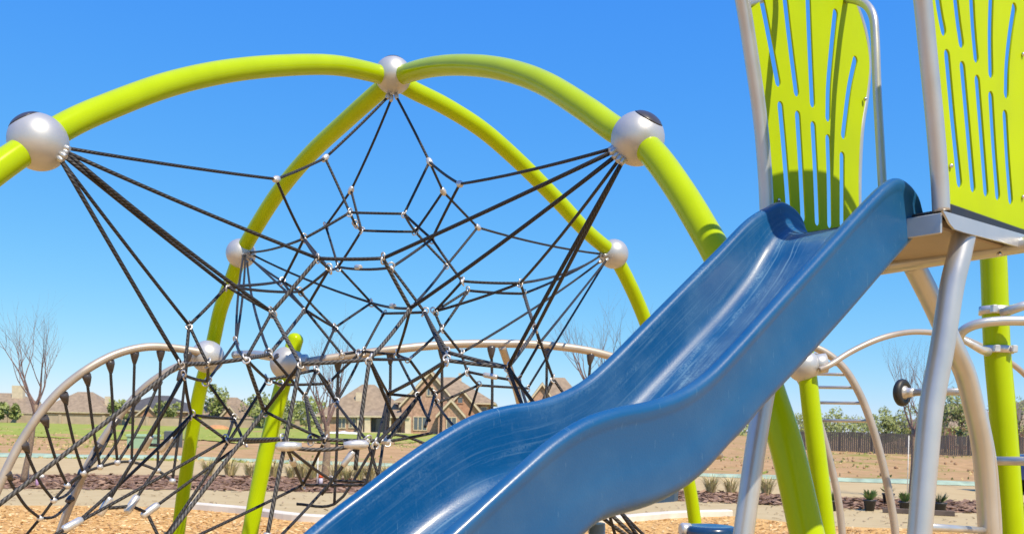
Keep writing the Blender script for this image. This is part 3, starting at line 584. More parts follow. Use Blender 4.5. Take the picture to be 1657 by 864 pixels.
for i, c_ in enumerate(cupsB):
    a = P(*c_); j = i if i < 7 else 8; b = P(*mids[i]); m1 = a.lerp(b, .55) - V((0, 0, .07)); crope([a, m1, b])
    mb = MB(); d = (b - a).normalized(); mb.lathe(a + V((0, 0, .02)), d, [(.034, -.01), (.036, .02), (.026, .06), (.014, .10)], 14); mb.build('rope_end_cup', M_CAP, anet)
crope([P(40, 868, 7.8)] + [P(*m_) for m_ in mids])
for m_ in mids:
    mb = MB(); mb.sphere(P(*m_), .028, 14, 10); mb.build('rope_bead', M_ALU, anet)
mb = MB(); c = P(336, 577, 8.25); mb.sphere(c, .145, 32, 20); mb.lathe(c, (-1, -.1, .05), [(.06, .05), (.06, .17), (.045, .175)], 20); mb.build('collar_ball', M_BALL, anet)

# ================================================================== BRIDGE ARCH (behind net) with dome-topped post
brd = thing('rope_bridge_arch', 'long silver arch rail from a round topped lime post, thin ropes hanging beneath', 'rope bridge', (P(402, 864, 7.6).x, 7.6, 0))
mb = MB(); top = P(478, 549, 7.6); dn = [P(466, 590, 7.6), P(440, 690, 7.6), P(420, 780, 7.6), P(404, 864, 7.6)]; d = (dn[-1] - dn[-2]).normalized(); dn.append(dn[-1] + d * ((dn[-1].z + .05) / -d.z))
ax = (top - dn[0]).normalized(); pts = [top + ax * (.0655 * math.sin(math.radians(a))) for a in (88, 60, 35, 12)] + [top] + spline(dn, 6)
rad = [.0655 * math.cos(math.radians(a)) for a in (88, 60, 35, 12)] + [.0655] * (len(pts) - 4)
mb.tube(pts, rad, 26); mb.build('post', M_LIME, brd)
mb = MB(); c = P(465, 588, 7.6); mb.sphere(c, .14, 32, 22, axis=(.2, 0, 1)); mb.lathe(c, (1, -.1, .02), [(.075, .04), (.075, .165), (.05, .17)], 22); col_ = mb.build('collar_ball', M_BALL, brd)
mb = MB(); mb.lathe(c, (-.42, -.8, .35), [(.026, .134), (.026, .1405), (.010, .1415)], 20); mb.build('ball_cap', M_CAP, col_)
rC = [P(485, 588, 7.6), P(520, 582, 7.6), P(580, 573, 7.65), P(640, 565, 7.7), P(700, 559, 7.8), P(760, 556, 7.9), P(830, 556, 8.0), P(890, 559, 8.1), P(960, 569, 8.2), P(1020, 588, 8.3), P(1075, 620, 8.4), P(1130, 675, 8.5), P(1165, 740, 8.6)]
mb = MB(); mb.tube(spline(rC, 8), .036, 18); mb.build('rail', M_RAIL, brd)
mb = MB(); mb.tube(spline([P(380, 574, 8.2), P(410, 573, 8.0), P(445, 578, 7.7)], 6), .036, 16); mb.build('rail', M_SILVER, brd)
mb = MB(); mb.tube(spline([P(812, 560, 7.96), P(822, 590, 8.2), P(838, 640, 8.8), P(850, 700, 9.2), P(858, 800, 9.4), P(860, 930, 9.4)], 8), .034, 16); mb.build('rail', M_RAIL, brd)
for (x, y, x2, y2, Y) in ((547, 584, 541, 815, 7.7), (632, 572, 627, 700, 7.75), (795, 563, 795, 700, 7.95), (956, 574, 946, 660, 8.2), (885, 566, 880, 700, 8.1), (715, 563, 712, 720, 7.85)):
    a, b = P(x, y, Y), P(x2, y2, Y); crope([a, a.lerp(b, .5) + V((.01, 0, 0)), b], .012, brd)
    mb = MB(); mb.lathe(a + V((0, 0, .01)), b - a, [(.034, -.01), (.036, .02), (.026, .06), (.014, .10)], 14); mb.build('rope_end_cup', M_CAP, brd)
crope([P(480, 815, 7.7), P(541, 815, 7.7), P(627, 705, 7.75), P(712, 722, 7.85), P(795, 702, 7.95), P(880, 702, 8.1)], .012, brd)

KD = RK = 1.0
# stepping seat at the bottom
st = thing('stepping_seat', 'round navy blue seat with a silver side clamp, on a stem below the slide', 'stool', (P(1150, 852, 5.2).x, 5.2, 0))
c = P(1150, 857, 5.2); mb = MB(); mb.lathe(c, (0, 0, 1), [(.10, -.05), (.135, -.04), (.146, -.015), (.142, .012), (.125, .024), (.09, .020), (.03, .016)], 36); mb.build('seat', M_NAVY, st)
mb = MB(); mb.tube([c - V((0, 0, .05)), V((c.x, c.y, -.03))], .045, 20); mb.build('stem', M_SILVER, st)
mb = MB(); mb.lathe(c + V((-.145, 0, 0)), (-1, -.2, .0), [(.036, -.03), (.038, .015), (.028, .028)], 18); mb.build('clamp', M_ALU, st)

# ================================================================== GROUND BANDS
def gl(px, z=0.0): return [G(x, y, z) for x, y in px]
M_FIELD = ground_mat('dry field soil and grass', [(.25, (0.310, 0.187, 0.083)), (.5, (0.440, 0.274, 0.128)), (.75, (0.560, 0.348, 0.184))], .9, .5, detail=12, dist=.1,
    patches=[((0.240, 0.235, 0.045), .10, .54, .64, (3, 7, 0)), ((0.240, 0.252, 0.045), .5, .58, .68, (9, 2, 0))])
M_MEAD = ground_mat('spring grass field', [(.3, (0.215, 0.285, 0.040)), (.52, (0.310, 0.345, 0.058)), (.8, (0.490, 0.420, 0.150))], .5, .4, detail=12, dist=.1,
    patches=[((0.432, 0.388, 0.102), .16, .60, .70, (1, 5, 0))])
M_CHIP = ground_mat('wood chip surfacing', [(.1, (0.446, 0.232, 0.073)), (.45, (0.608, 0.361, 0.125)), (.75, (0.684, 0.430, 0.165)), (.95, (0.760, 0.533, 0.238))], 3.0, .6, vor=34, dist=.018)
M_WALK = ground_mat('pale dusty concrete', [(.3, (0.450, 0.347, 0.185)), (.6, (0.506, 0.400, 0.224)), (.85, (0.545, 0.447, 0.266))], 1.3, .15, detail=10, patches=[((0.332, 0.239, 0.140), .5, .6, .72, (4, 4, 0))])
M_ROAD = ground_mat('dusty concrete road', [(.3, (0.457, 0.340, 0.176)), (.7, (0.531, 0.411, 0.224))], .8, .15, detail=10, patches=[((0.365, 0.261, 0.148), .35, .57, .72, (2, 8, 0))])
M_MULCH = ground_mat('dark brown mulch', [(.2, (.15, .085, .057)), (.5, (.27, .155, .10)), (.8, (.37, .235, .155))], 4.0, .9, vor=14, dist=.06)
M_CURB = mat('white concrete edging', (.68, .63, .55), .85, noise_amt=.12, noise_scale=3, bump=.2, bump_scale=40)
M_SILT = mat('teal erosion cloth', (.32, .42, .32), .8, noise_amt=.25, noise_scale=2.5)
def setting(o): o['kind'] = 'structure'; return o
# base sheet with gentle lumps beyond the road
rowsY = [-60, -20, 0, 8, 16, 24, 28, 30] + [32 + k * 1.2 for k in range(45)] + [88, 96, 106, 120, 140, 170, 210, 270, 360, 500, 800, 1400, 2600, 5000]
mb = MB(); rings = []
for Y in rowsY:
    hw = 70 + abs(Y) * 1.1; r_ = []
    for k in range(161):
        x = -hw + 2 * hw * k / 160; z = 0.0
        if 31 < Y < 200:
            f = min(1, (Y - 31) / 8) * (1 if Y < 90 else max(0, (200 - Y) / 110))
            q = noise.noise(V((x * .11, Y * .11, 0))) * .28 + noise.noise(V((x * .35, Y * .35, 5))) * .14 + noise.noise(V((x * .9, Y * .9, 9))) * .06
            z = f * max(q, -.1)
        r_.append((x, Y, z - .012))
    rings.append(r_)
mb.grid(rings, False, True, False, m=0)
ground = setting(mb.build('ground', M_FIELD))
def strip(name, near, far, m, z):
    mb = MB(); a = spline(gl(near), 6); b = spline(gl(far), 6)
    n = 60
    def rs(l): 
        xs = [p.x for p in l]; ys = [p.y for p in l]; x0 = -60; 
        return l
    k = min(len(a), len(b))
    for i in range(k - 1): mb.poly([V((a[i].x, a[i].y, z)), V((a[i + 1].x, a[i + 1].y, z)), V((b[i + 1].x, b[i + 1].y, z)), V((b[i].x, b[i].y, z))])
    return setting(mb.build(name, m))
XS = [-1400, -500, 0, 300, 500, 800, 1100, 1400, 1657, 2300, 3200]
def line(pts):
    xs = [p[0] for p in pts]; ys = [p[1] for p in pts]
    def f(x):
        if x < xs[0]: return ys[0] + (x - xs[0]) * .0225
        if x > xs[-1]: return ys[-1] + (x - xs[-1]) * .0225
        return interp(xs, ys, x)
    return [(x, f(x)) for x in XS]
mulch_n = line([(0, 790), (300, 792), (540, 796), (1150, 811), (1500, 828), (1657, 832)])
mulch_f = line([(0, 767), (300, 769), (540, 772), (1150, 795), (1500, 810), (1657, 814)])
silt_n = line([(0, 739), (300, 744), (540, 752), (1150, 771), (1500, 784), (1657, 788)])
silt_f = line([(0, 735), (300, 740), (540, 748), (1150, 767), (1500, 779), (1657, 783)])
chip_e = [(-1400, 787), (-500, 806), (0, 818), (150, 819), (300, 823), (400, 832), (493, 844), (640, 850), (800, 851), (966, 848), (1093, 838), (1180, 835), (1300, 848), (1400, 854), (1657, 858), (2300, 872), (3200, 892)]
# meadow far left
mb = MB(); a = [G(-900, 690), G(-200, 706), G(250, 712), G(520, 722), G(720, 718), G(900, 709)]; b = [V((-260, 300, 0)), V((-150, 300, 0)), V((-90, 300, 0)), V((-50, 300, 0)), V((-10, 300, 0)), V((40, 300, 0))]
# (grass is a surface pattern of its own sheet that follows the lumps)
nx, ny = 110, 40; rings = []
for j in range(ny + 1):
    t = (j / ny) ** 2.2; r_ = []
    for i in range(nx + 1):
        u = i / nx * (len(a) - 1); k = min(int(u), len(a) - 2); fa = a[k].lerp(a[k + 1], u - k); fb = b[k].lerp(b[k + 1], u - k)
        q = fa.lerp(fb, t); x, Y = q.x, q.y; f = min(1, max(0, Y - 31) / 8) * (1 if Y < 90 else max(0, (200 - Y) / 110))
        h_ = noise.noise(V((x * .11, Y * .11, 0))) * .28 + noise.noise(V((x * .35, Y * .35, 5))) * .14 + noise.noise(V((x * .9, Y * .9, 9))) * .06
        wob = noise.noise(V((x * .15, 3, 0))) * 6 * (1 - t)
        r_.append((x, Y + wob, max(0, f * max(h_, -.1)) + .03))
    rings.append(r_)
mb.grid(rings, False, True, False); setting(mb.build('grass_field', M_MEAD))
strip('walkway', line([(0, 880), (1657, 890)]), mulch_n, M_WALK, .0)
strip('mulch_bed', mulch_n, mulch_f, M_MULCH, .004)
strip('road', mulch_f, silt_n, M_ROAD, .008)
mb = MB(); ce = spline(gl(chip_e), 4); near = [V((p.x * .3 - 1, -25, .012)) for p in ce]
for i in range(len(ce) - 1): mb.poly([V((near[i].x, -25, .012)), V((near[i + 1].x, -25, .012)), V((ce[i + 1].x, ce[i + 1].y, .012)), V((ce[i].x, ce[i].y, .012))])
setting(mb.build('wood_chip_ground', M_CHIP))
# erosion cloth: a low rolled berm
mb = MB(); sl = [V((p.x, p.y, .02)) for p in spline(gl(silt_n), 10)]
prof = []
for p in sl: prof.append([p + V((0, -.25, 0)), p + V((0, -.05, .10 + .03 * noise.noise(p * .5))), p + V((0, .3, .10 + .06 * noise.noise(p * .4))), p + V((0, .55, .06)), p + V((0, .75, -.03))])
mb.grid(prof, False, True, False); o = mb.build('erosion_cloth', M_SILT); tag(o, 'low teal erosion cloth strip along the far side of the dusty road', 'erosion cloth')
# white kerb round the chips
mb = MB(); cc = spline(gl(chip_e[4:12]), 8); prof = []
for i, p in enumerate(cc):
    d = (cc[min(i + 1, len(cc) - 1)] - cc[max(i - 1, 0)]).normalized(); n_ = V((-d.y, d.x, 0))
    prof.append([p - n_ * .09 + V((0, 0, -.02)), p - n_ * .09 + V((0, 0, .10)), p - n_ * .07 + V((0, 0, .12)), p + n_ * .07 + V((0, 0, .12)), p + n_ * .09 + V((0, 0, .10)), p + n_ * .09 + V((0, 0, -.02))])
mb.grid(prof, True, False, True); setting(mb.build('kerb', M_CURB))
# plank edging in front of the right bed
mb = MB(); a = G(1428, 829); b = G(1545, 835); c = (a + b) / 2; mb.box((c.x, c.y, .05), ((b - a).length, .05, .10), math.atan2((b - a).y, (b - a).x), bevel=.008); o = mb.build('edging_board', mat('weathered dark board', (.12, .09, .075), .85, noise_amt=.3, noise_scale=5)); tag(o, 'dark low edging board at the front of the mulch bed at right', 'edging board')
# loose chips and mulch bits
def scatter(name, n, fn, m, smin, smax, label, cat):
    mb = MB()
    for _ in range(n):
        p = fn(); a = random.uniform(0, 6.28); t = random.uniform(-.5, .5); L = random.uniform(smin, smax); w = L * random.uniform(.25, .5)
        d = V((math.cos(a), math.sin(a), t * .6)).normalized(); e = V((-math.sin(a), math.cos(a), random.uniform(-.4, .4))).normalized()
        c = p + V((0, 0, .01 + abs(d.z) * L * .5)); h = V((0, 0, .006)); mi = random.randrange(len(m))
        q = [c + d * L / 2 + e * w / 2, c - d * L / 2 + e * w * .35, c - d * L / 2 - e * w / 2, c + d * L * .45 - e * w * .4]
        mb.poly([x + h for x in q], mi)
        i0 = len(mb.v) - 4; k = [mb.vert(x) for x in q]
        for j in range(4): mb.face((i0 + j, k[j], k[(j + 1) % 4], i0 + (j + 1) % 4), False, None, mi)
    o = mb.build(name, m); tag(o, label, cat, kind='stuff'); return o
def chip_fn():
    while True:
        x = random.uniform(-300, 1800); y = random.uniform(812, 905); e = interp([p[0] for p in chip_e], [p[1] for p in chip_e], x)
        if y > e + 2: return G(x, y, .012)
chipM = [mat('wood chip tan', (.63, .39, .165), .9, noise_amt=.2), mat('wood chip pale', (.75, .54, .27), .9, noise_amt=.15), mat('wood chip brown', (.48, .27, .105), .9, noise_amt=.2)]
scatter('wood_chips', 9000, chip_fn, chipM, .03, .10, 'loose tan and brown wood chips covering the play area', 'wood chips')
def mul_fn():
    x = random.uniform(-300, 1900); a = interp(XS, [p[1] for p in mulch_f], x); b = interp(XS, [p[1] for p in mulch_n], x); return G(x, random.uniform(a + .5, b + 2.5 * random.random() ** 3), .004)
mulM = [mat('mulch brown', (.26, .155, .10), .95, noise_amt=.2), mat('mulch dark', (.17, .10, .07), .95), mat('mulch red', (.34, .215, .14), .95)]
scatter('mulch', 6000, mul_fn, mulM, .08, .24, 'shredded brown bark mulch in the planting strip', 'mulch')
def peb_fn():
    x = random.uniform(-200, 1800); return G(x, random.uniform(792 + x * .022, 824 + x * .018), .0)
scatter('gravel', 500, peb_fn, [mat('tan pebble', (.40, .30, .19), .9)], .03, .10, 'small tan pebbles and clods lying on the walkway', 'gravel')

# ================================================================== VEGETATION
def leafmat(name, c): 
    m = mat(name, c, .6, noise_amt=.35, noise_scale=3); m.node_tree.nodes['Principled BSDF'].inputs['Subsurface Weight'].default_value = 0; return m
M_LEAF = [leafmat('fresh spring leaf', (.25, .29, .075)), leafmat('dull green leaf', (.175, .20, .07)), leafmat('dark leaf', (.055, .095, .025))]
M_DRYG = [mat('straw grass blade', (.60, .48, .25), .8, noise_amt=.2), mat('olive grass blade', (.44, .41, .17), .8, noise_amt=.2)]
def branch(mb, p, d, L, r, lev, tips, wig=.18, up=.25, rnd=random):
    n = 5; pts = [p]; rad = [r]; q = p.copy(); dd = d.copy()
    for i in range(n):
        dd = (dd + V((rnd.uniform(-1, 1), rnd.uniform(-1, 1), rnd.uniform(-.6, .8))) * wig + V((0, 0, up * .2))).normalized()
        q = q + dd * L / n; pts.append(q); rad.append(r * (1 - .62 * (i + 1) / n))
    mb.tube(pts, rad, 7 if lev > 1 else 5, caps=False)
    if lev == 0: tips.append((pts[-1], dd)); return
    k = 2 if lev > 1 else 3
    for i in range(k + (lev > 2)):
        t = rnd.uniform(.35, 1.0); j = min(n - 1, int(t * n)); bp = pts[j].lerp(pts[j + 1], t * n - j)
        ax = V((rnd.uniform(-1, 1), rnd.uniform(-1, 1), rnd.uniform(-.1, .5))).normalized()
        nd = (dd * .85 + ax * .75).normalized()
        branch(mb, bp, nd, L * rnd.uniform(.6, .95), rad[j] * .58, lev - 1, tips, wig, up, rnd)
    branch(mb, pts[-1], dd, L * .6, rad[-1], lev - 1, tips, wig, up, rnd)
def bare_tree(px, py, H, label, seed, lean=(0, 0), trunk=.42, r=.07, lev=4, D=None):
    rnd = random.Random(seed); b = G(px, py) if D is None else V((P(px, py, D).x, D, 0))
    t = thing('bare_tree', label, 'tree', b, 'young bare trees')
    mb = MB(); top = b + V((lean[0], lean[1], H * trunk)); pts = spline([b + V((0, 0, -.05)), b.lerp(top, .5) + V((.03, 0, 0)), top], 5)
    mb.tube(pts, [r * 1.25 - r * .55 * i / (len(pts) - 1) for i in range(len(pts))], 12); mb.build('trunk', M_BARK, t)
    mb = MB(); tips = []
    for i in range(4):
        a = 6.28 * i / 4 + rnd.uniform(-.4, .4); d = V((math.cos(a) * .55, math.sin(a) * .55, 1)).normalized()
        branch(mb, pts[-1 - (i % 2)] - V((0, 0, .02 * i)), d, H * rnd.uniform(.2, .27), r * .5, lev - 1, tips, .16, .3, rnd)
    mb.build('crown', M_TWIG, t); return t
bare_tree(37, 779, 4.2, 'leafless young tree with tan trunk behind the arched rope rails at left', 3, (.26, 0), .42, .06)
bare_tree(526, 770, 4.7, 'leafless pale barked tree seen through the rope net in front of the brick house', 8, (.02, 0), .30, .10)
bare_tree(960, 780, 5.0, 'leafless tree whose twigs rise between the far silver ball and the slide', 21, (0, 0), .45, .08, D=24)
bare_tree(1474, 806, 4.1, 'leafless staked young tree behind the roller wheel at right', 15, (.02, 0), .40, .06)
def leafy_tree(px, D, H, w, label, seed, dens=1700, mats=(0, 1), trunkf=.3, leaf=.28, zb=0, name='spring_tree', group='far leafing trees'):
    rnd = random.Random(seed); b = V((P(px, 690, D).x, D, zb)); t = thing(name, label, 'tree', b, group)
    mb = MB(); tips = []; mb.tube([b - V((0, 0, .1)), b + V((rnd.uniform(-.1, .1) * H * .2, 0, H * trunkf)), b + V((0, 0, H * .6))], [H * .022, H * .017, H * .008], 8)
    for i in range(7):
        a = 6.28 * i / 7; branch(mb, b + V((0, 0, H * rnd.uniform(.25, .55))), V((math.cos(a) * .8, math.sin(a) * .8, .8)).normalized(), H * .28, H * .008, 1, tips, .2, .2, rnd)
    mb.build('trunk', M_BARK, t)
    mb = MB(); cl_ = []
    for i in range(17): 
        a = rnd.uniform(0, 6.28); rr = rnd.uniform(.1, 1.15) ** .8; hh = rnd.uniform(trunkf + .05, 1.0); cl_.append((V((math.cos(a) * rr * w / 2 * (1.15 - .6 * hh), math.sin(a) * rr * w / 2, H * hh)), rnd.uniform(.06, .2) * w))
    for i in range(dens):
        c, r_ = rnd.choice(cl_); d = V((rnd.gauss(0, 1), rnd.gauss(0, 1), rnd.gauss(0, .8))); d = d.normalized() * r_ * rnd.uniform(.3, 1.0) ** .6
        p = b + c + d; s_ = leaf * rnd.uniform(.5, 1.2); u = V((rnd.gauss(0, 1), rnd.gauss(0, 1), rnd.gauss(0, 1))).normalized(); v_ = u.orthogonal().normalized()
        mb.poly([p + u * s_, p + v_ * s_ * .6, p - u * s_, p - v_ * s_ * .6], rnd.randrange(2))
    mb.build('crown', [M_LEAF[mats[0]], M_LEAF[mats[1]]], t); return t
LT = [(1340, 92, 3.6, 5, 'light green small tree above the wooden fence, left of the ladder arch foot'), (1392, 110, 3.0, 8, 'low green tree behind the fence inside the ladder arch'), (1432, 100, 3.4, 4, 'thin sparsely leafed tree just outside the ladder arch'),
      (1530, 88, 5.6, 5, 'taller yellow green tree behind the fence, between the leaning and curved legs'), (1556, 80, 5.2, 4, 'olive leafed tree behind the fence beside the curved leg'), (1500, 96, 4.4, 5, 'thin green tree behind the roller wheel'),
      (1300, 130, 4.0, 9, 'low distant green tree near the lime collar post'), (1650, 96, 5.4, 6, 'bushy tree behind the fence at the right edge'), (1455, 105, 4.6, 5, 'thin pale tree behind the fence left of the staked tree')]
for i, (px, D, H, w, lb) in enumerate(LT): leafy_tree(px, D, H, w, lb, 40 + i, 1300, (0, 1) if i % 2 else (1, 0), .25, .16)
LT2 = [(350, 205, 8.5, 9, 'hazy pale green tree between the tan and dark roofed houses at left'), (270, 200, 5, 6, 'green tree right of the dark roof, above the wall'), (418, 210, 6.2, 12, 'broad green tree right of the hipped tan house'), (462, 200, 6.0, 12, 'green tree line clump just behind the dome topped post'), (495, 215, 6.4, 13, 'green clump left of the brick house'),
       (196, 187, 4.2, 6, 'round light green bush like tree in front of the second tan house'), (12, 187, 4.0, 5, 'light green bush like tree at the far left wall'), (208, 215, 6, 5, 'small tree between tan house and dark roof'), (442, 190, 4.6, 9, 'low green tree at the end of the long wall')]
for i, (px, D, H, w, lb) in enumerate(LT2): leafy_tree(px, D, H, w, lb, 70 + i, 1100, (0, 1), .12, .42)
# far wood along the horizon
mb = MB(); rnd = random.Random(5)
for i in range(15000):
    px = rnd.uniform(-700, 2400); D = rnd.uniform(330, 420); b = P(px, 690, D); h = (4.5 + 4.5 * noise.noise(V((px * .012, 0, 0))) + 2.0 * noise.noise(V((px * .05, 3, 0)))) * (1.25 if px > 900 else 1)
    p = V((b.x, D, max(.2, rnd.random() * h))); s_ = rnd.uniform(.5, 1.2); u = V((rnd.gauss(0, 1), rnd.gauss(0, 1), rnd.gauss(0, 1))).normalized(); v_ = u.orthogonal().normalized()
    mb.poly([p + u * s_, p + v_ * s_ * .7, p - u * s_, p - v_ * s_ * .7], rnd.randrange(2))
o = mb.build('far_woods', [M_LEAF[0], M_LEAF[1]]); tag(o, 'low distant green tree line along the horizon', 'woods', kind='stuff')
# ornamental grass tufts
def tuft_mesh(seed, H=.5, n=130):
    rnd = random.Random(seed); mb = MB()
    for i in range(n):
        a = rnd.uniform(0, 6.28); l = rnd.uniform(.1, .6); h = H * rnd.uniform(.5, 1.1); b = V((math.cos(a), math.sin(a), 0)) * rnd.uniform(0, .1)
        d = V((math.cos(a) * l, math.sin(a) * l, 1)).normalized(); s_ = V((-math.sin(a), math.cos(a), 0)) * .008; k = rnd.randrange(2)
        m1 = b + d * h * .6; t_ = m1 + (d + V((math.cos(a) * .5, math.sin(a) * .5, -.3))).normalized() * h * .45
        mb.poly([b - s_, b + s_, m1 + s_ * .8, m1 - s_ * .8], k); mb.poly([m1 - s_ * .8, m1 + s_ * .8, t_], k)
    return mb
tp = [tuft_mesh(1).build('grass_tuft', M_DRYG), tuft_mesh(2).build('grass_tuft', M_DRYG)]; first = [True, True]
TX = [(337, 769), (372, 770), (404, 771), (425, 772), (443, 772), (470, 773), (488, 773), (505, 775), (545, 776), (562, 777), (580, 778), (600, 778), (625, 779), (650, 780), (1150, 797), (1182, 798), (1240, 800)]
for i, (x, y) in enumerate(TX):
    k = i % 2; o = tp[k] if first[k] else tp[k].copy()
    if not first[k]: COL.objects.link(o)
    first[k] = False; o.location = G(x, y); o.rotation_euler = (0, 0, i * 1.3); o.scale = (random.uniform(.9, 1.3),) * 3
    o['label'] = 'straw and olive ornamental grass clump at the far edge of the mulch bed'; o['category'] = 'grass clump'; o['group'] = 'ornamental grass clumps along the mulch bed'
# weeds and grass standing on the field
mb = MB(); rnd = random.Random(9)
def fz(x, Y):
    f = min(1, max(0, Y - 31) / 8) * (1 if Y < 90 else max(0, (200 - Y) / 110))
    return f * max(noise.noise(V((x * .11, Y * .11, 0))) * .28 + noise.noise(V((x * .35, Y * .35, 5))) * .14 + noise.noise(V((x * .9, Y * .9, 9))) * .06, -.1)
for i in range(15000):
    Y = 33 + 75 * rnd.random() ** 1.8; x = rnd.uniform(-.72, .72) * Y
    den = noise.noise(V((x * .08, Y * .05, 2))) + (.22 if x < -.1 * Y and Y > 48 else -.18)
    if den < .1 and rnd.random() > .05: continue
    b = V((x, Y, fz(x, Y) - .01)); h = rnd.uniform(.03, .13); a = rnd.uniform(0, 6.28); s_ = V((math.cos(a), math.sin(a), 0)) * rnd.uniform(.03, .09)
    mb.poly([b - s_, b + s_, b + s_ * 1.2 + V((rnd.uniform(-.05, .05), 0, h)), b - s_ * .6 + V((0, 0, h * .7))], 0 if rnd.random() < .6 else 1)
o = mb.build('field_grass', [leafmat('field grass', (.24, .28, .06)), M_DRYG[0]]); tag(o, 'patchy low weeds and grass over the dirt field', 'grass', kind='stuff')
# soil clods and stones
mb = MB()
for i in range(150):
    Y = 34 + 38 * rnd.random(); x = rnd.uniform(.02, .75) * Y; r_ = rnd.uniform(.03, .10); c = V((x, Y, fz(x, Y) + r_ * .3)); mb.sphere(c, r_, 7, 5)
    for k in range(1, 7 * 6 + 1): mb.v[-k] = tuple(V(mb.v[-k]) + V((rnd.uniform(-1, 1), rnd.uniform(-1, 1), rnd.uniform(-1, 1))) * r_ * .25)
o = mb.build('soil_clods', mat('dry soil clod', (.36, .22, .12), .95, noise_amt=.25, noise_scale=3)); tag(o, 'dry soil clods and stones over the dirt field', 'soil clods', kind='stuff')
# potted plants
M_POT = mat('black nursery pot', (.025, .025, .028), .5, noise_amt=.2)
pot = thing('potted_plant', 'x', 'potted plant', (0, 0, 0), 'potted plants along the mulch bed')
mb = MB(); mb.lathe((0, 0, 0), (0, 0, 1), [(.10, 0), (.135, .22), (.15, .225), (.15, .26), (.135, .26), (.13, .23), (.02, .22)], 20); mb.build('pot', M_POT, pot)
mb = MB(); rnd = random.Random(4)
for i in range(90):
    a = rnd.uniform(0, 6.28); d = V((math.cos(a) * .6, math.sin(a) * .6, rnd.uniform(.5, 1.6))).normalized(); L = rnd.uniform(.12, .30); b = V((0, 0, .22)) + d * .03; s_ = d.orthogonal().normalized() * .022
    mb.poly([b, b + d * L * .6 + s_, b + d * L, b + d * L * .6 - s_], rnd.randrange(2))
mb.build('foliage', [leafmat('pot plant leaf', (.13, .22, .05)), M_LEAF[1]], pot)
pots = [(1346, 826, 'black pot half hidden by the thin ladder rail foot'), (1407, 826, 'black potted green plant inside the ladder arch'), (1437, 815, 'black potted plant behind the ladder arch rail'), (1464, 828, 'black potted plant just left of the leaning silver leg'), (1521, 831, 'black potted plant between the leaning and curved silver legs')]
for i, (x, y, lb) in enumerate(pots):
    if i == 0: pot.location = G(x, y); pot['label'] = lb; pot.scale = (.8,) * 3
    else: dup(pot, G(x, y), lb, i * 1.7, .8 + .05 * (i % 3))

# ================================================================== FENCES, WALL
M_WOODF = mat('dark weathered fence board', (.062, .056, .060), .9, noise_amt=.35, noise_scale=2.5, stretch=(6, 1, .4), bump=.3, bump_scale=8)
fence = thing('wooden_fence', 'long dark weathered board fence across the dirt field at right', 'fence', (P(1500, 735, 74).x, 74, 0))
mb = MB(); x = P(1258, 700, 76).x; xe = P(1990, 700, 70).x; k = 0; x0_ = x
while x < xe:
    Y = 76 - 6 * (x - x0_) / (xe - x0_); h = 1.62 + random.uniform(-.03, .03) + .06 * math.sin(x * .3); mb.box((x, Y + random.uniform(-.01, .01), h / 2), (.135, .022, h)); x += .152; k += 1
mb.build('board_panel', M_WOODF, fence)
mb = MB(); x = x0_
while x < xe: Y = 76 - 6 * (x - x0_) / (xe - x0_); mb.box((x, Y + .07, .82), (.09, .09, 1.64)); x += 2.4
mb.build('fence_posts', M_WOODF, fence)
M_MAS = mat('tan masonry wall', (.44, .34, .25), .9, noise_amt=.15, noise_scale=.6)
wall = thing('boundary_wall', 'long low tan masonry wall in front of the houses at left', 'wall', (P(150, 680, 192).x, 192, 0))
mb = MB(); a = P(-420, 680, 188).x; b = P(492, 680, 196).x; mb.box(((a + b) / 2, 192, .9), (b - a, .3, 1.8)); mb.build('wall_face', M_MAS, wall)
mb = MB(); mb.box(((a + b) / 2, 192, 1.87), (b - a, .5, .12)); mb.build('coping', mat('brown coping', (.17, .12, .09), .9), wall)
mb = MB(); x = a
while x < b: mb.box((x, 191.9, .95), (.6, .6, 1.9)); x += 9
mb.build('wall_piers', M_MAS, wall)

# ================================================================== HOUSES
M_ROOF = mat('tan brown shingle', (.285, .215, .15), .9, noise_amt=.22, noise_scale=1.4, bump=.3, bump_scale=6)
M_ROOFD = mat('dark slate shingle', (.085, .082, .088), .9, noise_amt=.2, noise_scale=1.4)
M_BRICK = mat('rosy tan brick', (.43, .265, .19), .9, noise_amt=.28, noise_scale=2.2)
M_BRICKO = mat('orange brick', (.43, .235, .15), .9, noise_amt=.2, noise_scale=2)
M_STONE = mat('cream limestone', (.60, .50, .36), .9, noise_amt=.1, noise_scale=1.5)
M_GLASS = mat('dark window glass', (.10, .12, .14), .12, spec=.8)
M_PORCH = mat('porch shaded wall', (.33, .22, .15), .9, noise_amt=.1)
def hip(mb, x0, x1, y0, y1, ze, zr, inset=None, oh=.5, m=0):
    x0 -= oh; x1 += oh; y0 -= oh; y1 += oh; w = (y1 - y0) / 2 if inset is None else inset; ym = (y0 + y1) / 2
    a, b, c, d = (x0, y0, ze), (x1, y0, ze), (x1, y1, ze), (x0, y1, ze); e, f = (x0 + w, ym, zr), (x1 - w, ym, zr)
    mb.poly([a, b, f, e], m); mb.poly([b, c, f], m); mb.poly([c, d, e, f], m); mb.poly([d, a, e], m); mb.poly([d, c, b, a], m)
    mb.box(((x0 + x1) / 2, (y0 + y1) / 2, ze - .13), (x1 - x0 - .02, y1 - y0 - .02, .24), 0, 1)
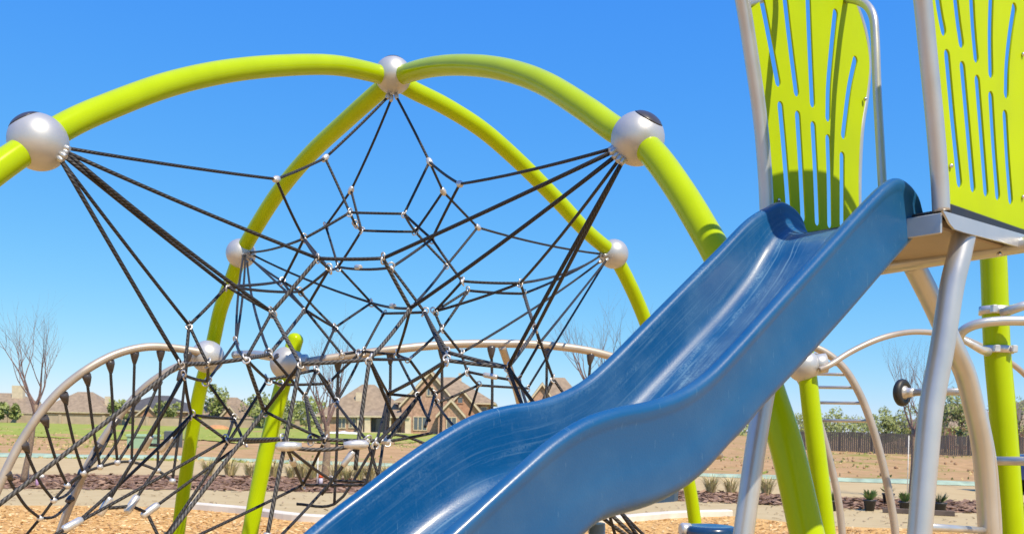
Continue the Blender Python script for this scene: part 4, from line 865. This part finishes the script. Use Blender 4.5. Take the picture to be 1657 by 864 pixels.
def gable_front(house, x0, x1, yf, yb, ze, zp, brick, trim, roofm):
    "a gabled block that faces the viewer"
    xm = (x0 + x1) / 2; mb = MB()
    mb.grid([[(x0, yf, 0), (x1, yf, 0), (x1, yf, ze), (xm, yf, zp), (x0, yf, ze)], [(x0, yb, 0), (x1, yb, 0), (x1, yb, ze), (xm, yb, zp), (x0, yb, ze)]], True, False, True)
    fixn(mb.build('gable_wall', brick, house))
    mb = MB(); sl = (zp - ze) / (xm - x0)
    for s_ in (-1, 1):
        xe = xm + s_ * ((xm - x0) + .35); zz = zp - sl * ((xm - x0) + .35)
        mb.grid([[(xm, yf - .45, zp + .04), (xe, yf - .45, zz + .04), (xe, yf - .45, zz + .30), (xm, yf - .45, zp + .34)], [(xm, yb, zp + .04), (xe, yb, zz + .04), (xe, yb, zz + .30), (xm, yb, zp + .34)]], True, False, True)
    fixn(mb.build('gable_roof', roofm, house))
    mb = MB()
    for s_ in (-1, 1):
        xe = xm + s_ * ((xm - x0) + .36); zz = zp - sl * ((xm - x0) + .36)
        mb.grid([[(xm, yf - .5, zp - .22), (xe, yf - .5, zz - .22), (xe, yf - .5, zz + .2), (xm, yf - .5, zp + .2)], [(xm, yf - .42, zp - .22), (xe, yf - .42, zz - .22), (xe, yf - .42, zz + .2), (xm, yf - .42, zp + .2)]], True, False, True)
    fixn(mb.build('gable_trim', trim, house))
def window(house, x, z, w, h, yf, nx=1, frame=None):
    mb = MB()
    for sx in (-1, 1): mb.box((x + sx * (w / 2 + .07), yf - .06, z), (.14, .12, h + .28))
    for s_ in (-1, 1): mb.box((x, yf - .06, z + s_ * (h / 2 + .07)), (w, .12, .14))
    for k in range(1, nx): mb.box((x - w / 2 + w * k / nx, yf - .05, z), (.12, .1, h))
    o = mb.build('window', frame or M_STONE, house); mb = MB(); mb.box((x, yf - .02, z), (w, .05, h)); mb.build('pane', M_GLASS, o)
# main brick house (10 px per metre at 150 m)
HD = 150.0
def hx(px): return P(px, 690, HD).x
def hz(px, py): return P(px, py, HD).z
hb = thing('brick_house', 'large two storey rosy brick house with tan hipped roof and several front gables', 'house', (hx(660), HD + 6, 0))
mb = MB(); mb.box(((hx(518) + hx(642)) / 2, HD + 6, 1.6), (hx(642) - hx(518), 12, 3.2)); mb.build('wall', M_BRICK, hb)
mb = MB(); mb.box(((hx(642) + hx(790)) / 2, HD + 8, 2.6), (hx(790) - hx(642) - .02, 14, 5.2)); mb.build('wall', M_BRICK, hb)
mb = MB(); hip(mb, hx(516), hx(655), HD - .2, HD + 12, hz(560, 672), hz(620, 620), 6.4); mb.build('roof', [M_ROOF, M_STONE], hb)
mb = MB(); hip(mb, hx(640), hx(798), HD + .4, HD + 15, hz(720, 650), hz(720, 606), 7.2, .4); rf = mb.build('roof', [M_ROOF, M_STONE], hb)
gable_front(hb, hx(652), hx(742), HD - 2.2, HD + 6, hz(697, 655), hz(697, 603), M_BRICK, M_STONE, M_ROOF)
gable_front(hb, hx(718), hx(780), HD - 3.0, HD + 5, hz(748, 668), hz(748, 633), M_BRICKO, M_STONE, M_ROOF)
gable_front(hb, hx(712), hx(752), HD - 4.0, HD + 4, hz(733, 671), hz(733, 649), M_BRICK, M_STONE, M_ROOF)
mb = MB(); mb.box((hx(575.5), HD + 3, hz(576, 634) / 2), (1.0, 1.4, hz(576, 633))); mb.build('chimney', M_STONE, rf)
mb = MB(); mb.box((hx(738), HD + 8, hz(738, 606)), (.5, .5, 1.4)); mb.build('chimney', M_STONE, rf)
# porch
mb = MB(); hip(mb, hx(586), hx(664), HD - 3.6, HD + 1, hz(620, 673), hz(620, 664), 2.0, .3); mb.build('porch_roof', [M_ROOF, M_STONE], hb)
for px in (588, 600, 634, 664): mb = MB(); mb.box((hx(px), HD - 3.3, hz(px, 674) / 2), (.9 if px != 634 else .6, .6, hz(px, 676))); mb.build('porch_pier', M_STONE, hb)
mb = MB(); mb.box((hx(629), HD - .12, 1.3), (6.8, .2, 2.5)); mb.build('porch_wall', M_PORCH, hb)
mb = MB(); mb.box((hx(612), HD - .26, 1.2), (2.2, .1, 2.3)); mb.build('patio_door', M_GLASS, hb)
mb = MB(); mb.box((hx(626), HD - 2, .06), (9, 4.5, .12)); mb.build('patio_slab', M_STONE, hb)
window(hb, hx(682), hz(682, 685), 2.0, 2.0, HD - 2.2, 3); window(hb, hx(745.5), hz(745, 648), .75, .85, HD - 3.0, 1, M_BRICKO)
window(hb, hx(553), hz(553, 684), 1.1, 1.5, HD, 2); window(hb, hx(528), hz(528, 686), .9, 1.2, HD, 1); window(hb, hx(570), hz(570, 684), .9, 1.4, HD, 2)
window(hb, hx(697), hz(697, 634), .9, 1.2, HD - 2.2, 2); window(hb, hx(733), hz(733, 684), 1.4, 1.6, HD - 4.0, 2); window(hb, hx(768), hz(768, 686), 1.0, 1.5, HD - 3.0, 2); window(hb, hx(782), hz(782, 664), .9, 1.1, HD + 1, 1)
def house(px0, px1, pe, pr_, D, label, roofm, wallm, ridge_in, chim=None, depth=14, gable=None, name='house', wins=3):
    x0, x1 = P(px0, 680, D).x, P(px1, 680, D).x; pm = (px0 + px1) / 2; ze = P(pm, pe, D).z; zr = P(pm, pr_, D).z
    t = thing(name, label, 'house', ((x0 + x1) / 2, D + depth / 2, 0))
    mb = MB(); mb.box(((x0 + x1) / 2, D + depth / 2, ze / 2), (x1 - x0, depth, ze)); mb.build('wall', wallm, t)
    mb = MB(); hip(mb, x0, x1, D, D + depth, ze, zr, ridge_in, .6); rf = mb.build('roof', [roofm, M_STONE], t)
    if chim: 
        for cx_, cy_, w_ in chim: zt = P(cx_, cy_, D).z; mb = MB(); mb.box((P(cx_, 690, D).x, D + depth * .4, zt - 2.2), (w_, 1.2, 4.4)); mb.build('chimney', M_STONE, rf)
    if gable:
        for g0, g1, ge, gp, bm_ in gable: gable_front(t, P(g0, 680, D).x, P(g1, 680, D).x, D - 2, D + depth * .5, P(g0, ge, D).z, P((g0 + g1) / 2, gp, D).z, bm_, M_STONE, roofm)
    for k in range(wins): window(t, x0 + (x1 - x0) * (k + .6) / (wins + .2), ze * .45, 1.2, 1.4, D, 2)
    return t
house(-75, 50, 667, 634, 215, 'tan hip roofed house with cream chimney at the far left edge', M_ROOF, M_BRICK, 7, [(8, 622, 2.6)])
house(62, 168, 666, 632, 218, 'tan hip roofed house right of the chimney house, behind the left bare tree', M_ROOF, M_BRICK, 6.5, [(158, 640, 1.4)])
house(184, 300, 664, 638, 212, 'dark slate roofed house with orange brick gable', M_ROOFD, M_BRICKO, 7, None, 14, [(228, 262, 671, 656, M_BRICKO)])
house(305, 405, 676, 641, 205, 'tan hip roofed house seen beside the far left lime arch leg', M_ROOF, M_BRICK, 5.5, None, 13, [(360, 392, 676, 658, M_BRICK)])
house(856, 960, 672, 607, 150, 'tan roofed house just right of the brick house, partly hidden by slide', M_ROOF, M_BRICK, 5, None, 14, [(846, 905, 662, 622, M_BRICK)])
house(1535, 1645, 690, 650, 112, 'tan roofed house behind the trees and wooden fence at right', M_ROOF, M_BRICK, 3.4, None, 12)
house(1652, 1790, 690, 640, 125, 'second tan roofed house at the right edge behind the fence', M_ROOF, M_BRICK, 5, None, 12)

# ================================================================== SMALL THINGS
M_GBOX = mat('pale green enamel', (.30, .46, .30), .5, noise_amt=.06)
ub = thing('utility_box', 'pale green ground mounted utility box in the dirt field at left', 'utility box', G(232, 727))
b = G(232, 727); mb = MB(); mb.box(b + V((0, 0, .30)), (1.25, .9, .60), 0, bevel=.03); mb.build('cabinet', M_GBOX, ub)
mb = MB(); mb.box(b + V((0, 0, .66)), (1.35, 1.0, .14), 0, bevel=.03); mb.build('lid', M_GBOX, ub)
ub2 = thing('utility_box', 'dark grey equipment box with a pale notice beside the lime arch leg in the field', 'utility box', G(280, 726))
b = G(280, 726); mb = MB(); mb.box(b + V((0, 0, .45)), (.75, .6, .9), 0, bevel=.03); mb.build('cabinet', mat('dark grey enamel', (.10, .11, .12), .5), ub2)
mb = MB(); mb.box(b + V((-.12, -.306, .45)), (.28, .012, .22)); mb.build('notice', mat('pale notice', (.6, .6, .62), .6), ub2)
M_STK = mat('white stake', (.72, .70, .66), .7)
def stake(px, py, h, label):
    b = G(px, py); mb = MB(); mb.tube([b - V((0, 0, .03)), b + V((.01, 0, h))], .012, 8); o = mb.build('stake', M_STK); tag(o, label, 'stake', 'white tree stakes')
stake(46, 777, 1.05, 'thin white stake beside the left bare tree trunk'); stake(513, 788, .75, 'thin white stake by the red capped post behind the net'); stake(1468, 800, 1.5, 'white stake tied to the staked tree at right')
hy = thing('hose_bib', 'small red capped post with white sleeve in the mulch behind the rope net', 'hydrant', G(519, 783)); b = G(519, 783)
mb = MB(); mb.lathe(b, (0, 0, 1), [(.05, -.02), (.05, .14), (.04, .15)], 14); mb.build('sleeve', mat('lilac white sleeve', (.62, .58, .68), .5), hy)
mb = MB(); mb.lathe(b, (0, 0, 1), [(.04, .15), (.055, .16), (.06, .20), (.04, .24), (.01, .25)], 14); mb.build('cap', mat('red orange cap', (.62, .09, .02), .5), hy)
hy2 = thing('valve_post', 'small white capped lilac valve post in the mulch bed at left', 'valve', G(60, 788)); b = G(60, 788)
mb = MB(); mb.lathe(b, (0, 0, 1), [(.03, -.02), (.03, .18), (.02, .19)], 12); mb.build('sleeve', mat('lilac pipe', (.50, .30, .50), .5), hy2)
mb = MB(); mb.tube([b + V((-.02, 0, .2)), b + V((.10, 0, .24)), b + V((.14, 0, .22))], [.03, .045, .03], 12); mb.build('cap', M_STK, hy2)
bag = thing('dirt_mound', 'small heap of orange soil on the grass left of the far house', 'soil heap', (P(352, 695, 150).x, 150, 0)); b = bag.location.copy()
mb = MB(); mb.sphere(b + V((0, 0, -.2)), 1.0, 20, 12)
for i, v_ in enumerate(mb.v): d = V(v_) - b; mb.v[i] = (b.x + d.x * 2.2, b.y + d.y * 1.6, b.z + d.z * .9 + .12 * noise.noise(V(v_) * 1.3))
mb.build('heap', mat('orange soil', (.50, .25, .11), .95, noise_amt=.2, noise_scale=2), bag)
tarp = MB(); b = V((P(553, 697, 120).x, 120, 0)); pts = []
for i in range(17):
    r_ = []
    for j in range(7): x = -2.6 + 5.2 * i / 16; y = -1 + 2 * j / 6; e = (1 - (x / 2.65) ** 2) * (1 - (y / 1.05) ** 2); r_.append(b + V((x, y, .02 + max(0, e) ** .5 * (.35 + .25 * noise.noise(V((x * 1.4, y, 3)))))))
    pts.append(r_)
tarp.grid(pts, False, True, False); o = tarp.build('white_tarp', mat('white sheeting', (.75, .75, .74), .6)); tag(o, 'low heap of white sheeting on the grass in front of the brick house', 'tarp')
# parked truck at the right edge (points to the right, side on)
cb = G(1650, 802); car = thing('parked_truck', 'dark pickup with blue upper body at the far right edge, by the mulch', 'truck', cb)
M_CBLUE = mat('blue car paint', (.02, .06, .22), .25, coat=.6); M_CBLK = mat('black trim', (.02, .02, .022), .5)
def cp(l, w_, z): return V((cb.x + l, cb.y + .95 + w_, z))
mb = MB(); prof = [(-.92, .42), (-.95, .75), (-.93, 1.0), (-.86, 1.06), (.86, 1.06), (.93, 1.0), (.95, .75), (.92, .42)]
mb.grid([[cp(l, x * k, z if z < 1 else z * kz) for x, z in prof] for l, k, kz in ((0, .9, .96), (.12, 1, 1), (3.0, 1, 1), (5.1, 1, 1), (5.25, .94, .98))], True, False, True); fixn(mb.build('body', M_CBLUE, car))
mb = MB(); pr2 = [(-.88, 1.07), (-.72, 1.72), (-.6, 1.8), (.6, 1.8), (.72, 1.72), (.88, 1.07)]
mb.grid([[cp(l + (1.8 - z) * sl, x, z) for x, z in pr2] for l, sl in ((2.0, -.3), (3.8, .7))], True, False, True); fixn(mb.build('cab', M_GLASS, car))
mb = MB(); c = cp(2.9, 0, 1.83); mb.box(c, (1.7, 1.3, .06), bevel=.02); mb.build('cab_roof', M_CBLUE, car)
mb = MB(); mb.box(cp(-.06, 0, .55), (.16, 1.9, .26), bevel=.04); mb.build('bumper', M_CBLK, car)
for sx in (-1, 1):
    mb = MB(); mb.box(cp(-.02, sx * .82, .88), (.1, .18, .3), bevel=.02); mb.build('tail_light', mat('red lamp', (.35, .015, .012), .2), car)
    for l in (.95, 4.2):
        mb = MB(); c = cp(l, sx * .84, .40); mb.lathe(c, (0, 1, 0), [(.2, -.12), (.38, -.12), (.40, -.08), (.40, .08), (.38, .12), (.2, .12)], 26); w_ = mb.build('wheel', M_DARK, car)
        mb = MB(); mb.lathe(c, (0, sx, 0), [(.22, .09), (.21, .13), (.05, .12)], 20); mb.build('rim', M_ALU, w_)

# ================================================================== LIGHT, SKY, CAMERA
SUN_EL = math.radians(54); sh = V((.574, -.819, 0)).normalized(); S = V((sh.x * math.cos(SUN_EL), sh.y * math.cos(SUN_EL), math.sin(SUN_EL)))
su = bpy.data.lights.new('sun', 'SUN'); su.energy = 5.0; su.angle = math.radians(.53); su.color = (1, .87, .66)
so = bpy.data.objects.new('sun', su); COL.objects.link(so); so.rotation_euler = S.to_track_quat('Z', 'Y').to_euler(); so.location = (0, 0, 20)
w = bpy.data.worlds.new('World'); sc.world = w; w.use_nodes = True; nt = w.node_tree; bg = nt.nodes['Background']
sky = nt.nodes.new('ShaderNodeTexSky'); sky.sky_type = 'NISHITA'; sky.sun_disc = False; sky.sun_elevation = SUN_EL
sky.sun_rotation = math.atan2(S.x, S.y); sky.altitude = 200; sky.air_density = 1.0; sky.dust_density = 0.0; sky.ozone_density = 10.0
# per-channel tone of the camera's vivid picture style, applied to the sky colour
sp = nt.nodes.new('ShaderNodeSeparateColor'); cb_ = nt.nodes.new('ShaderNodeCombineColor'); nt.links.new(sky.outputs[0], sp.inputs[0])
for k, (p_, g_) in enumerate(((1.15, .092), (.68, .227), (.12, .79))):
    a_ = nt.nodes.new('ShaderNodeMath'); a_.operation = 'POWER'; a_.inputs[1].default_value = p_; nt.links.new(sp.outputs[k], a_.inputs[0])
    m_ = nt.nodes.new('ShaderNodeMath'); m_.operation = 'MULTIPLY'; m_.inputs[1].default_value = g_ / (.15 * 1.19); nt.links.new(a_.outputs[0], m_.inputs[0]); nt.links.new(m_.outputs[0], cb_.inputs[k])
nt.links.new(cb_.outputs[0], bg.inputs['Color']); bg.inputs['Strength'].default_value = .15
cam = bpy.data.cameras.new('camera'); co = bpy.data.objects.new('camera', cam); COL.objects.link(co); sc.camera = co
cam.sensor_width = 36; cam.sensor_fit = 'HORIZONTAL'; cam.lens = F / 1657 * 36; cam.shift_y = (CY - 432) / 1657; cam.shift_x = 0
cam.clip_start = .05; cam.clip_end = 12000
Rm = V((CR, 0, SR)); Um = V((-SR, 0, CR)); Bm = V((0, -1, 0))
co.matrix_world = Matrix(((Rm.x, Um.x, Bm.x, 0), (Rm.y, Um.y, Bm.y, 0), (Rm.z, Um.z, Bm.z, CAMH), (0, 0, 0, 1)))
cam.dof.use_dof = True; cam.dof.focus_distance = 4.8; cam.dof.aperture_fstop = 6.3
sc.view_settings.view_transform = 'Standard'; sc.view_settings.look = 'None'; sc.view_settings.exposure = 0.25; sc.view_settings.gamma = 1
sc.view_settings.use_curve_mapping = False
sc.cycles.use_denoising = True; sc.cycles.max_bounces = 6; sc.render.film_transparent = False
